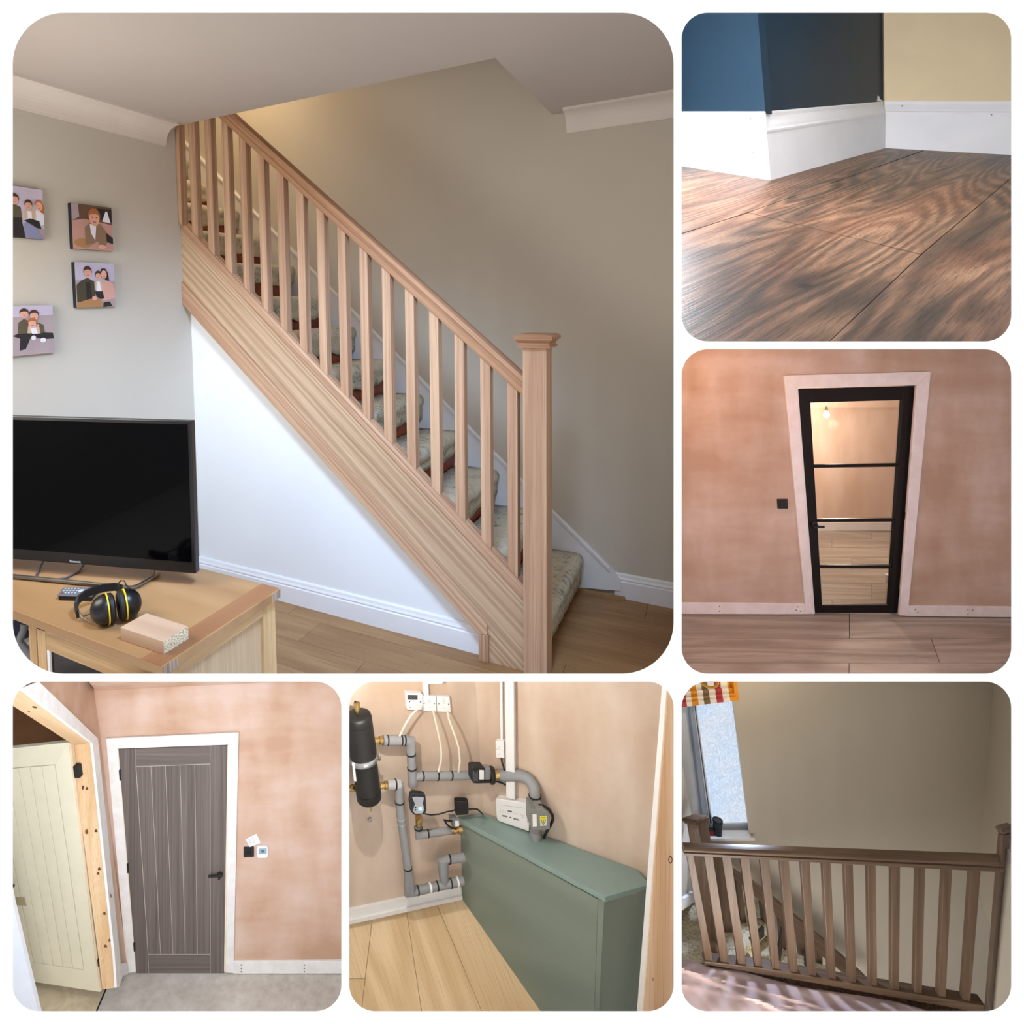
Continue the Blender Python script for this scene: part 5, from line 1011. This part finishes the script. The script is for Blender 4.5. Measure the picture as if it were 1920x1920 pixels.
# back wall with the window opening, right wall, left wall
WT, WB_ = [(1290.5, 1262), (1366, 1262)], [(1319, 1528), (1406.5, 1569)]
m = MB()
for pts in ([(1366, 1250), (1845, 1250), (1863, 1278), (1837, 1597), (1837, 1660), (1960, 1690), (1960, 1960), (1406.5, 1960), (1406.5, 1569)], [(1250, 1569), (1406.5, 1569), (1406.5, 1960), (1250, 1960)]): m.prism([W6.hit(*p) for p in pts], FWD*.012)
struct('wall_back', m, M_w6)
rw6 = plane3(W6.hit(1863, 1278), W6.hit(1837, 1597), C(1896, 1500, 4.1))
m = MB(); m.prism([rw6.hit(*p) for p in [(1845, 1250), (1960, 1250), (1960, 1790), (1857, 1741), (1836.6, 1677), (1836.6, 1597), (1863, 1278)]], RIGHT*.05); struct('wall_right', m, M_w6)
lw6 = plane3(W6.hit(1301, 1600), W6.hit(1301, 1690), C(1278, 1650, 4.15))
m = MB(); m.prism([lw6.hit(*p) for p in [(1255, 1420), (1278, 1430), (1297, 1527), (1302, 1575), (1302, 1692), (1255, 1725)]], -RIGHT*.05); struct('wall_left', m, M_w6)
m = MB(); m.slab(lw6, [(1262, 1699), (1301, 1673), (1301, 1692), (1262, 1719)], .018); struct('baseboard_left', m, M_white, bev=.003)
m = MB(); m.slab(W6, [(1301, 1673), (1400, 1674), (1400, 1694), (1301, 1693)], .018); struct('baseboard_back', m, M_white, bev=.003)
# window
M_fr6 = paint('window_frame_white', (222, 230, 240), .35, .01)
gq6 = front(dW+.075)
win = thing('window_1', 'tall patterned glass window with white frame behind the landing balustrade', 'window', gq6.hit(1370, 1558), kind='structure')
M_pg = N('patterned_glass'); v = M_pg.coord((1, 1, 1)); n_ = M_pg.noise(v, 9, 2, .5, 5.0); nl = M_pg.ramp(n_, [(.40, (214, 228, 242)), (.44, (150, 172, 198)), (.455, (206, 222, 238)), (.49, (212, 226, 240)), (.51, (124, 150, 182)), (.53, (210, 224, 240)), (.56, (140, 164, 194)), (.58, (214, 228, 242))])
tn = M_pg.ramp(M_pg.noise(v, 2.2, 2), [(.4, (190, 214, 244)), (.6, (222, 220, 226))]); cc = M_pg.mix(.4, nl, tn); cc = M_pg.mix(1, cc, nl, 'MULTIPLY') if 0 else cc
M_pg.l(cc, M_pg.b.inputs['Emission Color']); M_pg.b.inputs['Emission Strength'].default_value = 1.05; M_pg.bump(n_, .5, .01); M_pg = M_pg.set((60, 66, 74), .2)
m = MB(); m.slab(gq6, [(1303, 1306), (1374.7, 1306), (1404.5, 1544), (1335, 1544)], .004); obj('glass_pane', m, M_pg, win)
m = MB(); m.slab(gq6, [(1291, 1306), (1298, 1306), (1329, 1545), (1326, 1558), (1319, 1540)], .05); obj('frame_side', m, paint('frame_grey', (150, 164, 184), .4), win)
m = MB(); m.slab(gq6, [(1298, 1306), (1303.6, 1306), (1336, 1544), (1330, 1546)], .035); fs = obj('sash_side', m, M_fr6, win)
m = MB(); m.slab(gq6.off(.035), [(1299.8, 1306), (1301.3, 1306), (1333.5, 1543), (1331.8, 1543.5)], .001); obj('gasket', m, paint('gasket_blue', (44, 60, 96), .5), fs)
m = MB(); m.slab(gq6, [(1328, 1545), (1404.5, 1543), (1406, 1558.5), (1328, 1559)], .012); obj('sash_bottom', m, M_fr6, win, bev=.003)
m = MB(); rv = plane3(gq6.hit(1291, 1300), gq6.hit(1320, 1540), C(1278, 1400, dW)); m.prism([rv.hit(*p) for p in [(1262, 1280), (1291, 1280), (1320, 1545), (1321, 1570), (1299, 1540), (1278, 1428), (1262, 1350)]], -RIGHT*.03); obj('reveal', m, M_fr6, win)
sl6 = Plane(C(1370, 1571.5, dW-.035), UP)
sill = thing('window_sill', 'white window sill board under the patterned window', 'sill', sl6.hit(1370, 1569))
m = MB(); m.prism([sl6.hit(*p) for p in [(1290, 1556), (1404, 1556), (1408, 1570), (1415.5, 1570), (1415.5, 1571.5), (1290, 1571.5)]], -UP*.022); obj('sill_board', m, M_white, sill, bev=.003)
cup = thing('travel_mug', 'dark blue travel mug with a black lid on the window sill', 'mug', sl6.hit(1345, 1564)); cb6 = sl6.hit(1345.5, 1564.5)
m = MB(); m.lathe(cb6, UP, [(0, pr(7, cb6)), (.004, pr(7.2, cb6)), (.085, pr(8.4, cb6)), (.09, pr(8.4, cb6))], 20); obj('mug_body', m, paint('mug_blue', (44, 58, 72), .35, .05), cup, smooth=True)
m = MB(); m.lathe(cb6+UP*.088, UP, [(0, pr(8.8, cb6)), (.004, pr(8.9, cb6)), (.014, pr(8.6, cb6)), (.016, pr(7, cb6)), (.012, pr(6, cb6))], 20); obj('mug_lid', m, M_black, cup, smooth=True)
rbx = thing('small_box', 'small dark box with a red printed side beside the travel mug', 'box', sl6.hit(1333, 1561)); c = sl6.hit(1333.5, 1564)
m = MB(); m.obox(c+UP*.018, RIGHT*.026, FWD*.018, UP*.018); obj('box_body', m, M_blackmat, rbx, bev=.002)
m = MB(); m.obox(c+UP*.018-FWD*.0185-RIGHT*.008, RIGHT*.015, FWD*.0008, UP*.015); obj('box_print', m, paint('box_red', (150, 36, 44), .5), rbx)
# roman blind
STR = [(-30, -9, 'white'), (-9, 3, 'red'), (3, 13, 'white'), (13, 25, 'orange'), (25, 35.5, 'white'), (35.5, 47, 'olive'), (47, 59, 'white'), (59, 71.5, 'red'), (71.5, 84, 'white'), (84, 95, 'orange')]
BC = dict(white=paint('blind_white', (222, 218, 212), .9, .03), red=paint('blind_red', (170, 58, 62), .9, .05), orange=paint('blind_orange', (206, 136, 30), .9, .05), olive=paint('blind_olive', (120, 100, 70), .9, .05))
bq = front(dW-.06); bli = thing('roman_blind', 'folded roman blind in red, white, orange and olive stripes above the window', 'blind', bq.hit(1330, 1320))
names = list(BC)
for fold, (t0, t1, off) in enumerate(((0, .64, .03), (.6, .8, .045), (.77, .92, .06), (.89, 1.0, .07))):
    m = MB()
    for a, b, cname in STR:
        def bp_(x, t):
            yt = 1255; yb = 1326.5-(x+9)*.125; return (1278+x+5.5*t*t+ (4 if fold else 0)*.5, yt+(yb-yt)*t)
        q = bq.off(off); p = [q.hit(*bp_(a, t0)), q.hit(*bp_(b, t0)), q.hit(*bp_(b, t1)), q.hit(*bp_(a, t1))]; m.prism(p, -q.n*.012, names.index(cname))
    obj('fold', m, [BC[k] for k in names], bli)
m = MB(); m.slab(bq.off(.06), [(1373, 1255), (1379, 1255), (1385.5, 1313), (1378.5, 1314.5)], .05, -.05); obj('side_return', m, BC['orange'], bli)
# pendant shade rim
ls = thing('lamp_shade', 'yellow rattan lamp shade rim at the top left in front of the blind', 'lamp shade', C(1326, 1283, 4.0)); lc = C(1326, 1272, 4.0)
m = MB(); n_s = 28; m.tube([lc+RIGHT*.058*math.cos(a)+UP*.030*math.sin(a)+FWD*.05*math.sin(a) for a in [2*math.pi*i/n_s for i in range(n_s+1)]], .007, 8); obj('rim', m, paint('rattan', (226, 172, 60), .6), ls, smooth=True)
m = MB(); m.lathe(lc+UP*.005, UP, [(0, .054), (.06, .075), (.12, .06), (.15, .02)], 20); obj('shade', m, paint('rattan_dark', (70, 52, 30), .8), ls, smooth=True)
# floor, stairs down
m = MB(); m.prism([fl6.hit(*p) for p in [(1240, 1690), (1440, 1690), (1440, 1738), (1400, 1772), (1380, 1806), (1240, 1830)]], -UP*.05); struct('floor', m, M_carp6)
st6 = thing('stair_flight', 'cream carpeted stair flight with dark risers and a sloping oak handrail behind the spindles', 'staircase', fl6.hit(1430, 1780))
ST = [[(1402, 1775), (1433, 1752), (1466, 1770), (1440, 1812)], [(1437, 1815), (1466, 1778), (1512, 1795), (1500, 1832)], [(1500, 1835), (1512, 1802), (1560, 1812), (1554, 1850)]]
RIS = [[(1402.5, 1768), (1433, 1739), (1433.5, 1756), (1404, 1780)], [(1461, 1778), (1467, 1740), (1467, 1782), (1463, 1803)], [(1511, 1790), (1514, 1765), (1514, 1800), (1512, 1815)]]
M_dris = paint('dark_riser', (34, 26, 22), .5)
for k, (tp, rp) in enumerate(zip(ST, RIS)):
    q = Plane(fl6.p-UP*(.10+.07*k), UP); m = MB(); m.prism([q.hit(*p) for p in tp], -UP*.04); obj('tread', m, M_carp6, st6)
    q = front(4.2-.01*k); m = MB(); m.slab(q, rp, .02); obj('riser', m, M_dris, st6)
# stair handrail and spindles behind
sr = front(4.32)
shr = st6
m = MB(); m.slab(sr, [(1330, 1594), (1390, 1637), (1451, 1685), (1534, 1754), (1628, 1836), (1606, 1840), (1590, 1833), (1507, 1766), (1427, 1692), (1387, 1656), (1330, 1612)], .055, -.03); obj('handrail', m, M_oak6, shr, grain=sr.hit(1534, 1754)-sr.hit(1390, 1637), bev=.008)
for x0, x1, yt, yb in ((1380, 1400, 1648, 1806), (1428, 1442, 1688, 1810), (1463, 1471, 1722, 1816), (1498, 1505, 1752, 1822), (1531, 1535, 1780, 1834)):
    m = MB(); m.slab(sr.off(-.01), [(x0, yt), (x0+11, yt+9), (x1+9, yb), (x1, yb)], .04, -.02); obj('baluster', m, M_oak6, shr, grain=UP, bev=.002)
m = MB(); m.slab(sr.off(.04), [(1327, 1600), (1370, 1604), (1388, 1803), (1360, 1803)], .09, -.05); obj('newel_post', m, M_oak6, shr, grain=UP, bev=.003)
# ---- landing balustrade
dl6, dr6 = 4.0, 3.55
B6 = plane3(C(1282, 1600, dl6), C(1873, 1615, dr6), C(1282, 1700, dl6)); bx6 = (B6.hit(1873, 1615)-B6.hit(1282, 1600)).normalized()
lb = thing('landing_balustrade', 'oak landing balustrade with level handrail, square spindles and two capped newels', 'balustrade', B6.hit(1590, 1845))
rp0, rp1 = [B6.hit(1281, 1590.5), B6.hit(1874, 1616.5)]
hgt0, hgt1 = (B6.hit(1281, 1583)-B6.hit(1282, 1597.5)).length/2, (B6.hit(1873, 1605)-B6.hit(1873, 1628.5)).length/2
prof = [(-.028, -1), (-.032, -.85), (-.032, -.3), (-.026, -.15), (-.03, .1), (-.03, .5), (-.02, .92), (.0, 1), (.02, .92), (.03, .5), (.026, -.15), (.032, -.3), (.032, -.85), (.028, -1)]
nB = -B6.n
v0 = [rp0+nB*x+UP*(y*hgt0) for x, y in prof]; v1 = [rp1+nB*x+UP*(y*hgt1) for x, y in prof]; n = len(prof)
m = MB(); m.mesh(v0+v1, [list(range(n)), list(range(n, 2*n))]+[[i, (i+1) % n, n+(i+1) % n, n+i] for i in range(n)]); obj('handrail', m, M_oak6, lb, grain=bx6, smooth=True)
m = MB(); m.slab(B6, [(1321, 1803), (1430, 1815.5), (1598, 1845), (1762, 1872), (1848, 1886), (1848, 1902), (1762, 1886), (1598, 1857), (1430, 1826), (1320, 1809)], .07, -.04); obj('base_rail', m, M_oak6, lb, grain=bx6, bev=.005)
BAL = [((1286, 1299), 1600, (1323, 1337.5), 1803), ((1319, 1336), 1602, (1352, 1367.6), 1807), ((1352.6, 1369.7), 1602.5, (1384.5, 1400), 1811), ((1387, 1404), 1604, (1416.5, 1431), 1818), ((1424, 1440.5), 1606, (1449, 1463.4), 1823), ((1461, 1478), 1607, (1482, 1497), 1828),
       ((1501, 1517.6), 1609, (1517.6, 1531), 1833), ((1541.5, 1557), 1610, (1554, 1567.6), 1838.5), ((1583, 1599), 1613, (1592, 1605.5), 1845), ((1626.7, 1642), 1616, (1631, 1645), 1852), ((1672, 1688), 1618, (1672, 1686), 1859), ((1720, 1735.6), 1621, (1715, 1728.5), 1866), ((1770, 1786), 1624, (1759.5, 1773), 1874), ((1822, 1840), 1626, (1805, 1819), 1881.5)]
for (a, b), yt, (c_, d_), yb in BAL:
    m = MB(); m.slab(B6.off(.018), [(a, yt-4), (b, yt-3.5), (d_, yb+1.5), (c_, yb)], .036, -.036); obj('baluster', m, M_oak6, lb, grain=UP, bev=.002)
# left newel (two faces visible), its cap, and the right newel
def post(quad, dA, dB, dC, name='newel_post'):   # quad: three top and three bottom pixels (left, near edge, right)
    (t0, t1, t2), (b0, b1, b2) = quad; ds = (dA, dB, dC)
    T = [C(*t, d) for t, d in zip((t0, t1, t2), ds)]; Bm = [C(*b, d) for b, d in zip((b0, b1, b2), ds)]
    T.append(T[0]+T[2]-T[1]); Bm.append(Bm[0]+Bm[2]-Bm[1])
    m = MB(); m.mesh(T+Bm, [[0, 1, 2, 3], [7, 6, 5, 4]]+[[i, (i+1) % 4, 4+(i+1) % 4, 4+i] for i in range(4)]); return obj(name, m, M_oak6, lb, grain=UP, bev=.003)
nl6 = post((((1286.5, 1538), (1309, 1540), (1327.5, 1537)), ((1331, 1799), (1349, 1802), (1364, 1798))), 4.12, 4.08, 4.16)
def cap(parent, L, Fp, R, lv):    # parallelogram cap from its three nearest top corners
    c = (L+R)/2; a = Fp-c; b = R-c; m = MB(); vs = []
    for s, z in lv: vs += [c+a*s+UP*z, c+b*s+UP*z, c-a*s+UP*z, c-b*s+UP*z]
    m.mesh(vs, [[3, 2, 1, 0], [len(vs)-4+i for i in range(4)]]+[[i*4+j, i*4+(j+1) % 4, (i+1)*4+(j+1) % 4, (i+1)*4+j] for i in range(len(lv)-1) for j in range(4)]); obj('newel_cap', m, M_oak6, parent, grain=RIGHT)
LV6 = [(.8, -.036), (.84, -.032), (.86, -.026), (.98, -.02), (1.0, -.014), (1.0, -.008), (.94, -.004), (.93, 0)]
cap(nl6, C(1278.5, 1533.5, 4.14), C(1306, 1538, 4.06), C(1329.5, 1529.5, 4.16), LV6)
nr6 = post((((1871, 1562), (1881, 1566), (1897, 1562)), ((1845, 1897), (1853, 1902), (1868, 1897))), 3.6, 3.52, 3.58)
cap(nr6, C(1866.5, 1547.5, 3.62), C(1880, 1554, 3.5), C(1902, 1548, 3.56), LV6)
m = MB(); q = front(3.56); m.slab(q, [(1897, 1600), (1905, 1600), (1905, 1912), (1866, 1912), (1869, 1880)], .03); struct('trim_13', m, M_w6)
# dust sheet and the carpet strip under it
s0, s1 = B6.hit(1321, 1809), B6.hit(1848, 1900); sn = (s1-s0).cross(FWD); CP = Plane(s0, sn)
m = MB(); q = CP.off(-.012); m.prism([q.hit(*p) for p in [(1255, 1800), (1321, 1806), (1598, 1855), (1866, 1902), (1866, 1925), (1255, 1925)]], -q.n*.04); struct('floor_landing', m, paint('brown_carpet', (96, 74, 58), .95, .3, bump=.6, sc=60))
edge = [(1262, 1800), (1290, 1799), (1312, 1806), (1330, 1812), (1380, 1818), (1430, 1832), (1500, 1850), (1560, 1859), (1620, 1868), (1680, 1878), (1730, 1892), (1752, 1903)]
def edge_y(x):
    for (a, b), (c_, d_) in zip(edge, edge[1:]):
        if a <= x <= c_: return b+(d_-b)*(x-a)/(c_-a)
    return edge[0][1] if x < edge[0][0] else edge[-1][1]
nx, ny = 70, 26; vs = []
for j in range(ny+1):
    for i in range(nx+1):
        x = 1262+(1752-1262)*i/nx; y0 = edge_y(x); y = y0+(1935-y0)*j/ny
        h = .012+.010*math.sin((x*.55+y*1.9)*.035)+.014*math.exp(-((y-1815-(x-1278)*.42)/5.0)**2)+.012*math.exp(-((y-1818-(x-1290)*.28)/4.0)**2)+.008*math.exp(-((y-1870-(x-1400)*.2)/4.0)**2)+.0035*math.sin(x*.23+y*.11)*math.sin(y*.3)
        if j == 0: h = .003
        vs.append(CP.off(h).hit(x, y))
m = MB(); m.mesh(vs, [[j*(nx+1)+i, j*(nx+1)+i+1, (j+1)*(nx+1)+i+1, (j+1)*(nx+1)+i] for j in range(ny) for i in range(nx)])
obj('dust_sheet', m, paint('pink_sheet', (178, 157, 157), .7, .03), None, smooth=True, label='rumpled pale pink dust sheet on the landing floor in front of the spindles', cat='dust sheet')
light('SPOT', 'window_light', W6.hit(1350, 1430)-FWD*.12, 40, (206, 224, 255), .06, C(1430, 1870, 3.7), 100, .6)
